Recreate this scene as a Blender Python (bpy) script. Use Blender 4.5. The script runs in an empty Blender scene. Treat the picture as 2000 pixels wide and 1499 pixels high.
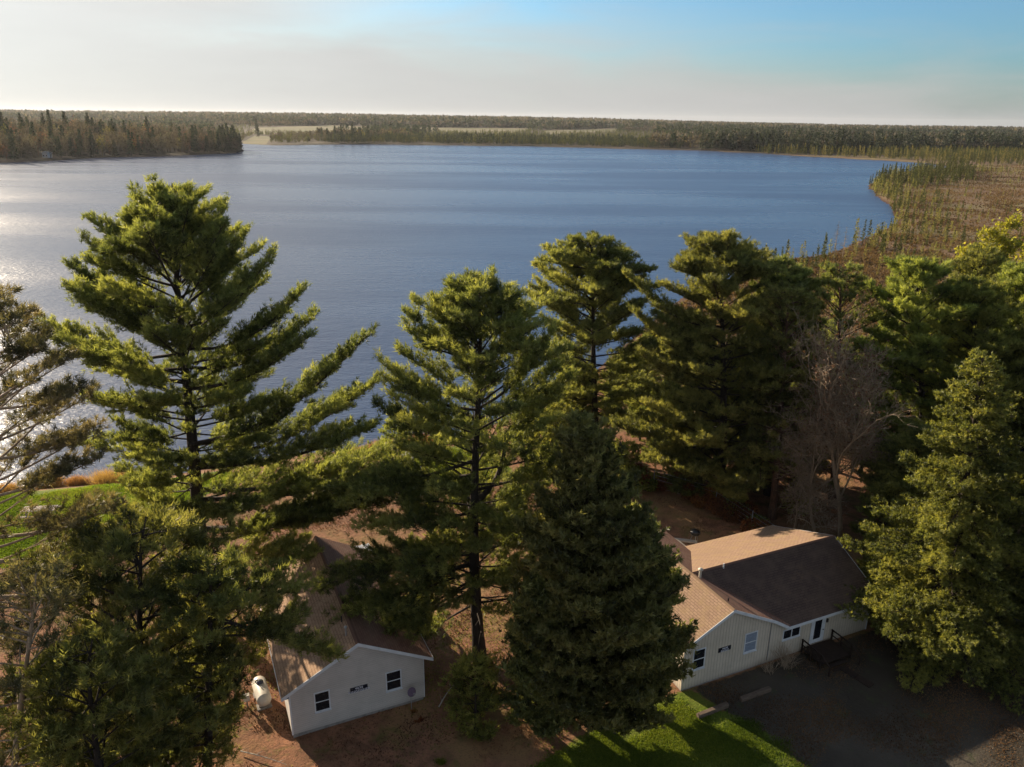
import bpy, math, numpy as np
from mathutils import Matrix
R = math.radians
S = bpy.context.scene
COL = S.collection

# ------------------------------------------------------------------ camera
CAM_H, FPX, PITCH, ROLL = 38.0, 1515.0, R(18.93), R(0.7)
_f = np.array([0, math.cos(PITCH), -math.sin(PITCH)]); _r = np.array([1., 0, 0]); _u = np.cross(_r, _f)
CF, CR, CU = _f, _r*math.cos(ROLL)+_u*math.sin(ROLL), _u*math.cos(ROLL)-_r*math.sin(ROLL)
CO = np.array([0, 0, CAM_H])
cd = bpy.data.cameras.new('camera'); cam = bpy.data.objects.new('camera', cd); COL.objects.link(cam)
cd.sensor_width = 36; cd.lens = FPX/2000*36; cd.clip_start = 0.5; cd.clip_end = 20000
cam.matrix_world = Matrix(((CR[0], CU[0], -CF[0], CO[0]), (CR[1], CU[1], -CF[1], CO[1]), (CR[2], CU[2], -CF[2], CO[2]), (0, 0, 0, 1)))
S.camera = cam
def ray(px, py): return CF+CR*(px-1000)/FPX+CU*(749.5-py)/FPX
def G(px, py, z=0.0):
    d = ray(px, py); return CO+d*((z-CAM_H)/d[2])
def PY(px, py, Y):
    d = ray(px, py); return CO+d*(Y/d[1])

# ------------------------------------------------------------------ light
SUN_AZ, SUN_EL = R(-45), R(18.7)           # azimuth measured from +Y towards +X
SD = np.array([math.sin(SUN_AZ)*math.cos(SUN_EL), math.cos(SUN_AZ)*math.cos(SUN_EL), math.sin(SUN_EL)])
sl = bpy.data.lights.new('sun', 'SUN'); sl.energy = 5.0; sl.angle = R(0.55); sl.color = (1.0, 0.82, 0.60)
so = bpy.data.objects.new('sun', sl); COL.objects.link(so)
from mathutils import Vector
so.rotation_euler = Vector((SD[0], SD[1], SD[2])).to_track_quat('Z', 'Y').to_euler(); so.location = (-60, 60, 90)

W = bpy.data.worlds.new('World'); S.world = W; W.use_nodes = True
nt = W.node_tree; nt.nodes.clear()
def N(t, typ, **kw):
    n = t.nodes.new(typ)
    for k, v in kw.items():
        if k in ('inp',):
            for a, b in v.items(): n.inputs[a].default_value = b
        else: setattr(n, k, v)
    return n
def L(t, a, ao, b, bi): t.links.new(a.outputs[ao], b.inputs[bi])
def mth(t, op, a=None, b=None, c=None, clamp=False):
    n = t.nodes.new('ShaderNodeMath'); n.operation = op; n.use_clamp = clamp
    for i, v in enumerate((a, b, c)):
        if v is None: continue
        if isinstance(v, (int, float)): n.inputs[i].default_value = v
        else: t.links.new(v, n.inputs[i])
    return n.outputs[0]
def vdot(t, a, vec):
    n = t.nodes.new('ShaderNodeVectorMath'); n.operation = 'DOT_PRODUCT'; t.links.new(a, n.inputs[0]); n.inputs[1].default_value = tuple(vec); return n.outputs['Value']
def mixc(t, f, a, b, typ='MIX'):
    n = t.nodes.new('ShaderNodeMix'); n.data_type = 'RGBA'; n.blend_type = typ
    for k, v in ((0, f), (6, a), (7, b)):
        if isinstance(v, (int, float)): n.inputs[k].default_value = v
        elif isinstance(v, tuple): n.inputs[k].default_value = (*v, 1) if len(v) == 3 else v
        else: t.links.new(v, n.inputs[k])
    return n.outputs[2]
def smooth(t, v, lo, hi):
    n = t.nodes.new('ShaderNodeMapRange'); n.interpolation_type = 'SMOOTHSTEP'
    t.links.new(v, n.inputs[0]); n.inputs[1].default_value = lo; n.inputs[2].default_value = hi; return n.outputs[0]
sky = N(nt, 'ShaderNodeTexSky', sky_type='NISHITA', sun_disc=False, sun_elevation=SUN_EL, sun_rotation=SUN_AZ, altitude=300, air_density=1.0, dust_density=1.6, ozone_density=2.2)
tc = N(nt, 'ShaderNodeTexCoord'); DV = tc.outputs['Generated']
# cirrus veil: everything under a tilted edge through the sky, streaked
e1, e2 = ray(520, -40), ray(2050, 150)
vn = np.cross(e2, e1); vn /= np.linalg.norm(vn)
if vn[2] < 0: vn = -vn
st = N(nt, 'ShaderNodeMapping', vector_type='POINT', inp={'Rotation': (0.10, 0.06, 0.3), 'Scale': (2.2, 2.2, 14)}); L(nt, tc, 'Generated', st, 'Vector')
nz = N(nt, 'ShaderNodeTexNoise', inp={'Scale': 1.3, 'Detail': 7, 'Roughness': 0.58, 'Distortion': 0.5}); L(nt, st, 0, nz, 'Vector')
st2 = N(nt, 'ShaderNodeMapping', vector_type='POINT', inp={'Rotation': (0.12, 0.08, 0.9), 'Scale': (5, 5, 40)}); L(nt, tc, 'Generated', st2, 'Vector')
nz2 = N(nt, 'ShaderNodeTexNoise', inp={'Scale': 1.0, 'Detail': 6, 'Roughness': 0.6}); L(nt, st2, 0, nz2, 'Vector')
edge = vdot(nt, DV, vn)
edge = mth(nt, 'ADD', edge, mth(nt, 'MULTIPLY', mth(nt, 'SUBTRACT', nz.outputs[0], 0.5), 0.13))
veil = smooth(nt, mth(nt, 'MULTIPLY', edge, -1.0), -0.035, 0.085)
sunv = smooth(nt, mth(nt, 'ADD', vdot(nt, DV, SD), mth(nt, 'MULTIPLY', mth(nt, 'SUBTRACT', nz.outputs[0], .5), .12)), .70, .92)
veil = mth(nt, 'MULTIPLY', mth(nt, 'MAXIMUM', veil, sunv), 0.97)
sund = vdot(nt, DV, SD)
g1 = mth(nt, 'POWER', mth(nt, 'MAXIMUM', sund, 0.0), 4.0)
g2 = mth(nt, 'POWER', mth(nt, 'MAXIMUM', sund, 0.0), 40.0)
vb = mth(nt, 'ADD', 3.0, mth(nt, 'ADD', mth(nt, 'MULTIPLY', g1, 1.75), mth(nt, 'MULTIPLY', g2, 1.5)))
vb = mth(nt, 'MULTIPLY', vb, mth(nt, 'ADD', 0.93, mth(nt, 'MULTIPLY', nz2.outputs[0], 0.14)))
vc = N(nt, 'ShaderNodeVectorMath', operation='SCALE', inp={0: (1.0, 0.995, 0.975)}); nt.links.new(vb, vc.inputs['Scale'])
skyc = N(nt, 'ShaderNodeMix', data_type='RGBA', blend_type='MULTIPLY', inp={0: 1.0, 7: (0.44, 0.66, .82, 1)}); L(nt, sky, 0, skyc, 6)
sx = t_ = N(nt, 'ShaderNodeSeparateXYZ'); L(nt, tc, 'Generated', sx, 0)
back = smooth(nt, mth(nt, 'SUBTRACT', mth(nt, 'MULTIPLY', nz.outputs[0], .5), sx.outputs[1]), -.05, .75)      # cloud added behind and above the view to make the fill light neutral
veil = mth(nt, 'MAXIMUM', veil, mth(nt, 'MULTIPLY', back, .62))
cl = mixc(nt, veil, skyc.outputs[2], vc.outputs[0])
bg = N(nt, 'ShaderNodeBackground', inp={'Strength': 0.081}); nt.links.new(cl, bg.inputs[0])
wo = N(nt, 'ShaderNodeOutputWorld'); L(nt, bg, 0, wo, 0)
S.view_settings.view_transform = 'Standard'; S.view_settings.look = 'None'
S.view_settings.gamma = 1; S.view_settings.exposure = 1.15; S.view_settings.use_curve_mapping = False
S.cycles.max_bounces = 6; S.cycles.diffuse_bounces = 4; S.cycles.glossy_bounces = 3; S.cycles.transmission_bounces = 4; S.cycles.transparent_max_bounces = 8

# ------------------------------------------------------------------ helpers
def tag(o, label=None, cat=None, group=None, kind=None):
    if label: o['label'] = label
    if cat: o['category'] = cat
    if group: o['group'] = group
    if kind: o['kind'] = kind
    return o
def mk(name, V, F, mat=None, parent=None, tint=None, smooth_=False, uv=None):
    """F: list of (n,3)/(n,4) int arrays (or python lists of faces)."""
    V = np.asarray(V, np.float32).reshape(-1, 3)
    me = bpy.data.meshes.new(name)
    if isinstance(F, (list, tuple)) and len(F) and not isinstance(F[0], np.ndarray):
        me.from_pydata([tuple(map(float, v)) for v in V], [], [tuple(int(i) for i in f) for f in F])
    else:
        if isinstance(F, np.ndarray): F = [F]
        F = [f for f in F if len(f)]
        loops = np.concatenate([f.reshape(-1) for f in F]).astype(np.int32)
        tot = np.concatenate([np.full(len(f), f.shape[1]) for f in F]).astype(np.int32)
        start = np.concatenate([[0], np.cumsum(tot)[:-1]]).astype(np.int32)
        me.vertices.add(len(V)); me.loops.add(len(loops)); me.polygons.add(len(tot))
        me.vertices.foreach_set('co', V.reshape(-1)); me.loops.foreach_set('vertex_index', loops)
        me.polygons.foreach_set('loop_start', start); me.polygons.foreach_set('loop_total', tot)
        me.update(calc_edges=True)
    if tint is not None:
        tint = np.asarray(tint, np.float32)
        if tint.ndim == 1:
            a = me.attributes.new('tint', 'FLOAT', 'POINT'); a.data.foreach_set('value', tint)
        else:
            a = me.attributes.new('mask', 'FLOAT_COLOR', 'POINT'); a.data.foreach_set('color', tint.reshape(-1))
    if uv is not None:
        l = me.uv_layers.new(name='UVMap')
        for p in me.polygons:
            for li in p.loop_indices: l.data[li].uv = uv[me.loops[li].vertex_index]
    if smooth_: me.polygons.foreach_set('use_smooth', np.ones(len(me.polygons), bool))
    o = bpy.data.objects.new(name, me); COL.objects.link(o)
    if mat: me.materials.append(mat)
    if parent: o.parent = parent
    return o
def empty(name, loc, rz=0):
    o = bpy.data.objects.new(name, None); COL.objects.link(o); o.location = tuple(map(float, loc)); o.rotation_euler = (0, 0, rz); o.empty_display_size = .5; return o
class MB:
    def __init__(s): s.V = []; s.F = []; s.n = 0
    def add(s, v, f):
        s.V += [tuple(map(float, p)) for p in v]; s.F += [tuple(i+s.n for i in q) for q in f]; s.n = len(s.V); return s
    def box(s, a, b, rot=None, c=(0, 0, 0)):
        x0, y0, z0 = a; x1, y1, z1 = b
        v = np.array([(x0, y0, z0), (x1, y0, z0), (x1, y1, z0), (x0, y1, z0), (x0, y0, z1), (x1, y0, z1), (x1, y1, z1), (x0, y1, z1)], float)
        if rot is not None: v = (v-np.array(c)) @ np.array(Matrix.Rotation(rot[0], 3, rot[1])).T + np.array(c)
        return s.add(v, [(0, 3, 2, 1), (4, 5, 6, 7), (0, 1, 5, 4), (1, 2, 6, 5), (2, 3, 7, 6), (3, 0, 4, 7)])
    def prism(s, poly, off):
        """extrude a 3d polygon by vector off"""
        n = len(poly); p = np.array(poly, float); q = p+np.array(off, float)
        f = [tuple(range(n)), tuple(range(2*n-1, n-1, -1))]+[(i, i+n, (i+1) % n+n, (i+1) % n) for i in range(n)]
        return s.add(np.vstack([p, q]), f)
    def tube(s, pts, r, k=8, cap=True):
        P = np.array(pts, float); M = len(P); r = np.broadcast_to(np.array(r, float), (M,))
        T = np.gradient(P, axis=0); T /= np.linalg.norm(T, axis=1)[:, None]+1e-9
        a = np.array([0, 0, 1.]) if abs(T[:, 2].mean()) < .8 else np.array([1., 0, 0])
        u = np.cross(T, a); u /= np.linalg.norm(u, axis=1)[:, None]; w = np.cross(T, u)
        th = np.arange(k)/k*2*math.pi
        V = P[:, None]+r[:, None, None]*(u[:, None]*np.cos(th)[None, :, None]+w[:, None]*np.sin(th)[None, :, None])
        f = [(i*k+j, i*k+(j+1) % k, (i+1)*k+(j+1) % k, (i+1)*k+j) for i in range(M-1) for j in range(k)]
        if cap: f += [tuple(range(k-1, -1, -1)), tuple((M-1)*k+j for j in range(k))]
        return s.add(V.reshape(-1, 3), f)
    def lathe(s, c, prof, k=20, axis=(0, 0, 1)):
        c = np.array(c, float); ax = np.array(axis, float); ax /= np.linalg.norm(ax)
        a = np.array([1., 0, 0]) if abs(ax[0]) < .8 else np.array([0, 1., 0]); u = np.cross(ax, a); u /= np.linalg.norm(u); w = np.cross(ax, u)
        V = []
        for (h, r) in prof:
            for j in range(k):
                t = j/k*2*math.pi; V.append(c+ax*h+(u*math.cos(t)+w*math.sin(t))*r)
        M = len(prof)
        f = [(i*k+j, i*k+(j+1) % k, (i+1)*k+(j+1) % k, (i+1)*k+j) for i in range(M-1) for j in range(k)]
        f += [tuple(range(k-1, -1, -1)), tuple((M-1)*k+j for j in range(k))]
        return s.add(V, f)
    def build(s, name, mat, parent=None, smooth_=False, bevel=0):
        o = mk(name, s.V, s.F, mat, parent, smooth_=smooth_)
        if bevel:
            m = o.modifiers.new('bevel', 'BEVEL'); m.width = bevel; m.segments = 1; m.limit_method = 'ANGLE'
        return o

# ------------------------------------------------------------------ materials
def mat(name):
    m = bpy.data.materials.new(name); m.use_nodes = True; t = m.node_tree; t.nodes.clear()
    return m, t
def out(t, sh): 
    o = t.nodes.new('ShaderNodeOutputMaterial'); t.links.new(sh, o.inputs[0]); return o
def rgba(c): return (*c, 1)
def noise(t, scale, detail=4, rough=.55, vec=None, dist=0, sc=None, coord='Object'):
    n = N(t, 'ShaderNodeTexNoise', inp={'Scale': scale, 'Detail': detail, 'Roughness': rough, 'Distortion': dist})
    if vec is None:
        c = t.nodes.new('ShaderNodeTexCoord'); vec = c.outputs[coord]
    if sc:
        mp = N(t, 'ShaderNodeMapping', inp={'Scale': sc}); t.links.new(vec, mp.inputs[0]); vec = mp.outputs[0]
    t.links.new(vec, n.inputs['Vector']); return n.outputs[0]
def bump(t, h, strength=.5, dist=.05):
    b = N(t, 'ShaderNodeBump', inp={'Strength': strength, 'Distance': dist}); t.links.new(h, b.inputs['Height']); return b.outputs[0]
def prin(t, col, rough=.8, spec=.3, nrm=None, metal=0):
    p = N(t, 'ShaderNodeBsdfPrincipled')
    if isinstance(col, tuple): p.inputs['Base Color'].default_value = rgba(col)
    else: t.links.new(col, p.inputs['Base Color'])
    if isinstance(rough, (int, float)): p.inputs['Roughness'].default_value = rough
    else: t.links.new(rough, p.inputs['Roughness'])
    p.inputs['Specular IOR Level'].default_value = spec; p.inputs['Metallic'].default_value = metal
    if nrm is not None: t.links.new(nrm, p.inputs['Normal'])
    return p.outputs[0]
def plain(name, c1, c2=None, scale=3, rough=.8, spec=.3, bs=0, bd=.02, metal=0, detail=5, sc=None):
    m, t = mat(name)
    c2 = c2 or tuple(x*.8 for x in c1)
    n = noise(t, scale, detail, sc=sc)
    f = smooth(t, n, .3, .7)
    out(t, prin(t, mixc(t, f, c1, c2), rough, spec, bump(t, n, bs, bd) if bs else None, metal)); return m
def foliage(name, dark, mid, light, trans=.35, rough=.55):
    VAL = .80 if rough > .7 else 1.08
    m, t = mat(name)
    a = N(t, 'ShaderNodeAttribute', attribute_name='tint')
    r = N(t, 'ShaderNodeValToRGB'); L(t, a, 'Fac', r, 0)
    e = r.color_ramp.elements; e[0].color = rgba(dark); e[0].position = .0; e[1].color = rgba(light); e[1].position = 1
    k = e.new(.5); k.color = rgba(mid)
    ob = N(t, 'ShaderNodeObjectInfo')
    hs = N(t, 'ShaderNodeHueSaturation'); hs.inputs['Saturation'].default_value = 1.0
    t.links.new(mth(t, 'ADD', .485, mth(t, 'MULTIPLY', ob.outputs['Random'], .03)), hs.inputs['Hue'])
    t.links.new(mth(t, 'ADD', VAL, mth(t, 'MULTIPLY', ob.outputs['Random'], .30)), hs.inputs['Value'])
    t.links.new(r.outputs[0], hs.inputs['Color'])
    p = prin(t, hs.outputs[0], rough, .4)
    tr = N(t, 'ShaderNodeBsdfTranslucent'); tcol = mixc(t, 1.0, hs.outputs[0], (1.55, 1.45, .75), 'MULTIPLY'); t.links.new(tcol, tr.inputs[0])
    mx = N(t, 'ShaderNodeMixShader', inp={0: trans}); t.links.new(p, mx.inputs[1]); L(t, tr, 0, mx, 2)
    out(t, mx.outputs[0]); return m
def bark(name, c1, c2):
    m, t = mat(name)
    n = noise(t, 3.0, 6, .65, sc=(2.5, 2.5, .5)); n2 = noise(t, .4, 3)
    c = mixc(t, smooth(t, n, .35, .65), c1, c2); c = mixc(t, smooth(t, n2, .4, .7), c, tuple(x*.65 for x in c1))
    out(t, prin(t, c, .9, .15, bump(t, n, .8, .06))); return m

M_wpine = foliage('white_pine_needles', (.038, .050, .019), (.132, .152, .048), (.26, .27, .085), .55)
M_wpine2 = foliage('young_pine_needles', (.038, .050, .016), (.140, .162, .042), (.27, .28, .075), .55)
M_rpine = foliage('red_pine_needles', (.030, .032, .018), (.085, .082, .042), (.18, .15, .08), .45)
M_cedar = foliage('cedar_sprays', (.040, .048, .020), (.118, .128, .045), (.24, .235, .08), .5)
M_spruce = foliage('spruce_needles', (.036, .045, .015), (.120, .136, .032), (.24, .24, .06), .48)
M_birch = foliage('spring_leaves', (.13, .14, .02), (.28, .28, .04), (.42, .38, .07), .5)
M_dleaf = foliage('dry_leaves', (.05, .028, .018), (.13, .068, .036), (.22, .12, .06), .3)
M_grassb = foliage('grass_blades', (.042, .070, .011), (.115, .160, .020), (.21, .23, .040), .5)
M_drygr = foliage('dry_grass', (.12, .065, .03), (.28, .16, .07), (.45, .30, .15), .4)
M_redsh = foliage('russet_leaves', (.05, .02, .01), (.16, .06, .025), (.28, .12, .04), .35)
M_farc = foliage('far_conifer_foliage', (.012, .021, .014), (.034, .050, .027), (.072, .086, .040), .25, .8)
M_fard = foliage('far_bare_crown', (.034, .031, .025), (.085, .074, .056), (.15, .13, .095), .3, .8)
M_fary = foliage('far_spring_crown', (.08, .08, .02), (.17, .16, .045), (.28, .25, .07), .3, .8)
M_bog = foliage('bog_spruce_foliage', (.022, .030, .012), (.075, .085, .026), (.15, .15, .045), .3, .8)
M_tam = foliage('tamarack_foliage', (.10, .10, .035), (.20, .19, .065), (.30, .28, .10), .45, .8)
M_bark = bark('pine_bark', (.060, .048, .040), (.030, .024, .021))
M_barkr = bark('red_pine_bark', (.15, .085, .060), (.060, .042, .036))
M_barkg = bark('grey_bark', (.40, .31, .22), (.25, .19, .13))
M_barkw = bark('birch_bark', (.55, .52, .45), (.25, .23, .19))
M_trim = plain('white_trim', (.62, .65, .68), (.52, .55, .58), 2, .55, .4)
M_glass, t = mat('dark_glass'); out(t, prin(t, (.012, .014, .018), .06, .6))
M_curt, t = mat('pale_curtained_glass'); c_ = mixc(t, smooth(t, noise(t, 2, 2, sc=(1, 1, 6)), .3, .7), (.26, .31, .38), (.19, .23, .30)); out(t, prin(t, c_, .15, .6))
M_conc = plain('grey_concrete', (.30, .28, .26), (.20, .19, .18), 4, .9, .2, .3)
M_wood = plain('weathered_boards', (.30, .26, .22), (.18, .15, .125), 2.5, .85, .2, .3, .01, sc=(1, 8, 8))
M_dwood = plain('dark_stained_boards', (.035, .022, .016), (.020, .014, .011), 3, .75, .2, .3, .01)
M_timber = plain('old_timber', (.16, .12, .09), (.09, .065, .05), 2, .9, .2, .5, .02, sc=(1, 6, 6))
M_black = plain('black_enamel', (.012, .012, .014), (.02, .02, .02), 4, .3, .5)
M_sign = plain('navy_sign_board', (.006, .008, .020), (.008, .010, .018), 4, .5, .4)
M_letter = plain('white_lettering', (.62, .63, .70), (.55, .56, .62), 4, .6, .3)
M_metal = plain('galvanised_steel', (.42, .44, .46), (.34, .35, .37), 3, .4, .5, metal=.6)
M_tank = plain('cream_tank_paint', (.62, .58, .50), (.50, .46, .38), 1.6, .42, .4)
M_tankd = plain('blue_grey_dome', (.05, .05, .09), (.04, .05, .07), 3, .4, .4)
M_panel = plain('white_roof_ribs', (.72, .74, .78), (.60, .62, .66), 3, .35, .5)
M_pan2 = plain('grey_roof_sheet', (.22, .23, .26), (.16, .17, .19), 2, .4, .5)

def siding(name, c1, c2, vertical):
    m, t = mat(name)
    c = t.nodes.new('ShaderNodeTexCoord'); sp = t.nodes.new('ShaderNodeSeparateXYZ'); L(t, c, 'Object', sp, 0)
    if vertical:
        ax = mth(t, 'ADD', sp.outputs[0], sp.outputs[1]); f = mth(t, 'FRACT', mth(t, 'MULTIPLY', ax, 1/.26))
        g = mth(t, 'SUBTRACT', 1, smooth(t, mth(t, 'ABSOLUTE', mth(t, 'SUBTRACT', f, .5)), .0, .10))
        h = mth(t, 'MULTIPLY', g, -1)
    else:
        f = mth(t, 'FRACT', mth(t, 'MULTIPLY', sp.outputs[2], 1/.15)); h = mth(t, 'MULTIPLY', f, -1)
        g = smooth(t, f, .86, .99)
    n = noise(t, .8, 6, .6); n2 = noise(t, 14, 4, .7, sc=(1, 1, .15) if vertical else (.1, .1, 1))
    col = mixc(t, smooth(t, n, .35, .7), c1, c2); col = mixc(t, mth(t, 'MULTIPLY', smooth(t, n2, .45, .75), .30), col, tuple(x*.6 for x in c2))
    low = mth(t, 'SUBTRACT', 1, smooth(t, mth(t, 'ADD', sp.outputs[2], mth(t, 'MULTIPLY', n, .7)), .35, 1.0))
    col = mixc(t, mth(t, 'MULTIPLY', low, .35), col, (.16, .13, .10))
    col = mixc(t, mth(t, 'MULTIPLY', g, .7), col, tuple(x*.30 for x in c1))
    out(t, prin(t, col, .75, .25, bump(t, h, .9, .02))); return m
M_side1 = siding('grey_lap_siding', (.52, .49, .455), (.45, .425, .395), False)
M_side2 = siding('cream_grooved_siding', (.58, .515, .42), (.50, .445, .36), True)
def shingles(name, c1, c2, c3):
    m, t = mat(name)
    u = t.nodes.new('ShaderNodeUVMap'); u.uv_map = 'UVMap'
    b = N(t, 'ShaderNodeTexBrick', offset=.5, inp={'Scale': 1.0, 'Mortar Size': .022, 'Mortar Smooth': .3, 'Bias': .1, 'Brick Width': .42, 'Row Height': .19, 'Color1': rgba(c1), 'Color2': rgba(c2), 'Mortar': rgba(tuple(x*.6 for x in c2))})
    L(t, u, 0, b, 'Vector')
    n = noise(t, 1.1, 6, .6, vec=u.outputs[0]); n2 = noise(t, 22, 3, .7, vec=u.outputs[0]); n3 = noise(t, .25, 3, .5, vec=u.outputs[0])
    col = mixc(t, mth(t, 'MULTIPLY', smooth(t, n, .40, .70), .65), b.outputs['Color'], c3)
    n5 = noise(t, .7, 7, .75, vec=u.outputs[0], dist=1.2); col = mixc(t, mth(t, 'MULTIPLY', smooth(t, n5, .56, .72), .55), col, (.16, .105, .06))
    col = mixc(t, mth(t, 'MULTIPLY', smooth(t, n3, .5, .7), .45), col, tuple(x*.7 for x in c1))
    col = mixc(t, mth(t, 'MULTIPLY', smooth(t, n2, .5, .7), .35), col, tuple(x*.6 for x in c2))
    hh = mth(t, 'ADD', mth(t, 'MULTIPLY', b.outputs['Fac'], -.6), mth(t, 'MULTIPLY', n2, .4))
    out(t, prin(t, col, .9, .15, bump(t, hh, .7, .03))); return m
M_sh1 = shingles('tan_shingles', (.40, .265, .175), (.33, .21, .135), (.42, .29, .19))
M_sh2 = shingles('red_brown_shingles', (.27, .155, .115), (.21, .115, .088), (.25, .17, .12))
M_sh4 = shingles('shade_darkened_shingles', (.105, .072, .058), (.080, .055, .046), (.12, .085, .065))  # main front slope faces away from the sun; its shade is put into this colour
M_sh3 = shingles('worn_brown_shingles', (.33, .225, .155), (.28, .185, .13), (.29, .205, .11))

# ------------------------------------------------------------------ terrain and lake
LZ = -1.5
lp = [(-900, 1010), (-300, 975), (0, 958), (100, 948), (160, 944), (230, 940), (330, 930), (500, 905), (640, 884), (760, 872), (860, 858), (960, 835), (1060, 800), (1150, 740), (1230, 670),
      (1300, 610), (1360, 572), (1420, 548), (1480, 524), (1540, 508), (1600, 503), (1660, 492), (1690, 478), (1712, 462), (1738, 438), (1750, 415), (1752, 398), (1740, 388), (1715, 382), (1698, 374), (1689, 369),
      (1692, 360), (1705, 351), (1740, 343), (1790, 337), (1830, 330), (1850, 326), (1820, 321), (1770, 318), (1720, 314), (1660, 311), (1600, 308), (1550, 305), (1480, 300), (1400, 296),
      (1300, 293), (1200, 291), (1100, 288), (1000, 286), (900, 285), (800, 283.5), (700, 282.5), (600, 283.5), (540, 284.5), (485, 282), (440, 279.5), (400, 277), (340, 276), (350, 281), (420, 286), (455, 289), (472, 292), (481, 296),
      (470, 299), (420, 301.5), (350, 304.5), (270, 307), (200, 309), (120, 313), (60, 316), (0, 319), (-200, 330), (-900, 380)]
LP = np.array([G(x, y, LZ)[:2] for x, y in lp])
def sdist(X, Y, poly=LP):
    """signed distance, positive outside the polygon"""
    X = np.asarray(X, float); Y = np.asarray(Y, float); D = np.full(X.shape, 1e18); ins = np.zeros(X.shape, bool); n = len(poly)
    for i in range(n):
        ax, ay = poly[i]; bx, by = poly[(i+1) % n]; dx, dy = bx-ax, by-ay
        t = np.clip(((X-ax)*dx+(Y-ay)*dy)/(dx*dx+dy*dy+1e-12), 0, 1)
        D = np.minimum(D, (X-ax-t*dx)**2+(Y-ay-t*dy)**2)
        c = ((ay > Y) != (by > Y)); ins ^= c & (X < (bx-ax)*(Y-ay)/(by-ay+1e-12)+ax)
    D = np.sqrt(D); return np.where(ins, -D, D)
rng0 = np.random.default_rng(5)
_ph = rng0.uniform(0, 6.28, 60); _kx = rng0.normal(size=60); _ky = rng0.normal(size=60)
def vnoise(x, y, s, k=12, o=0):
    """smooth pseudo noise about 0, amplitude about 1"""
    r = 0
    for i in range(k): r = r+np.sin((x*_kx[i+o]+y*_ky[i+o])/s+_ph[i+o])
    return r/math.sqrt(k/2)
def sm(x, a, b):
    t = np.clip((x-a)/(b-a), 0, 1); return t*t*(3-2*t)
def land(x, y, d=None):
    x = np.asarray(x, float); y = np.asarray(y, float)
    if d is None: d = sdist(x, y)
    d = d+vnoise(x, y, 3+np.hypot(x, y)*.012, 8, 20)*np.clip(np.hypot(x, y)*.006, .25, 3.5)
    near = 1-sm(y, 95, 150)
    tgt = 0.0*near+(1-near)*(-1.05)
    wl = sm(-x, 150, 330)*sm(y, 450, 620)*(1-sm(y, 880, 1000))          # left peninsula is a low hill
    tgt = tgt+wl*12*sm(d, 5, 170)+wl*.8
    far = sm(y, 900, 1500); tgt = tgt+far*2.5
    ang = x/np.maximum(y, 1)
    rid = sm(y, 1600, 4200)*(1-sm(ang, -.1, .45))*26-sm(y, 3000, 8000)*6
    tgt = tgt+rid*(1+.12*vnoise(x, y, 420, 8, 30))
    wd = np.where(y < 130, 5.0, 9.0)
    zl = LZ+.12+(tgt-LZ-.12)*sm(d, 0, wd)
    zl = zl+np.where(d > 2, 1, 0)*(near*.05*vnoise(x, y, 3.2)+(1-near)*.10*vnoise(x, y, 9))
    zu = LZ+np.maximum(d*.30, -3.0)
    return np.where(d > 0, zl, zu), d
def gz(x, y): return float(land(np.array([x]), np.array([y]))[0][0])
def axis(a, b, s, hi, ratio):
    v = list(np.arange(a, b, s)); c = b; st_ = s
    while c < hi: v.append(c); st_ = max(s, abs(c)*ratio); c += st_
    v.append(hi); return v
xp = axis(0, 62, .62, 6500, .016); xs = np.array([-v for v in xp[::-1]]+xp[1:])
ys = np.array([-60, -45, -30, -18, -8, 0, 8, 15]+axis(20, 100, .62, 9500, .0125))
XX, YY = np.meshgrid(xs, ys); ZZ, DD = land(XX, YY)
ang = XX/np.maximum(YY, 1)
# masks: R mown green lawn, G grey gravel, B bog heath, A tan field
def pxpoly(pts, z=0): return np.array([G(x, y, z)[:2] for x, y in pts])
def pmask(poly, soft): return 1-sm(sdist(XX, YY, poly), -soft, soft)
lawn = np.maximum.reduce([pmask(pxpoly([(-600, 985), (0, 957), (250, 936), (420, 915), (500, 930), (330, 1000), (250, 1062), (120, 1105), (0, 1110), (-600, 1130)]), 2.0),
                          pmask(pxpoly([(960, 1560), (1130, 1440), (1230, 1390), (1325, 1352), (1345, 1342), (1420, 1390), (1480, 1420), (1640, 1560)]), .8),
                          pmask(pxpoly([(760, 950), (790, 890), (950, 860), (1010, 930), (900, 960)]), 1.2)*1.0,
                          pmask(pxpoly([(500, 1125), (600, 1100), (590, 1145), (520, 1150)]), .8)*.7])
dirt = pmask(pxpoly([(730, 935), (755, 900), (800, 893), (785, 925), (740, 945)]), .5)
lawn = lawn*(1-dirt)
grav = pmask(pxpoly([(1350, 1345), (1700, 1235), (1900, 1150), (2600, 1200), (2900, 2100), (1900, 2100), (1560, 1505), (1440, 1405)]), 1.0)
bog = sm(YY, 86, 112)*sm(ang, .05, .2)*(1-sm(YY, 900, 1050))
field = np.zeros_like(XX)
FIELDS = [pxpoly([(470, 262), (500, 252), (640, 250), (780, 253), (1040, 255), (1000, 261), (780, 259), (620, 264)], 1.5), pxpoly([(1060, 258), (1200, 255), (1210, 259), (1070, 263)], 1.5), pxpoly([(470, 278), (500, 265), (530, 268), (520, 280)], 1)]
for f_ in FIELDS: field = np.maximum(field, 1-sm(sdist(XX, YY, f_), -15, 15))
MK = np.stack([lawn, grav, bog, field], -1).reshape(-1, 4)
nx, ny = len(xs), len(ys); ii = (np.arange(ny-1)[:, None]*nx+np.arange(nx-1)[None]).reshape(-1)
FQ = np.stack([ii, ii+1, ii+1+nx, ii+nx], -1)
m, t = mat('ground_cover')
at = N(t, 'ShaderNodeAttribute', attribute_name='mask'); sp = t.nodes.new('ShaderNodeSeparateColor'); L(t, at, 'Color', sp, 0)
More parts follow.
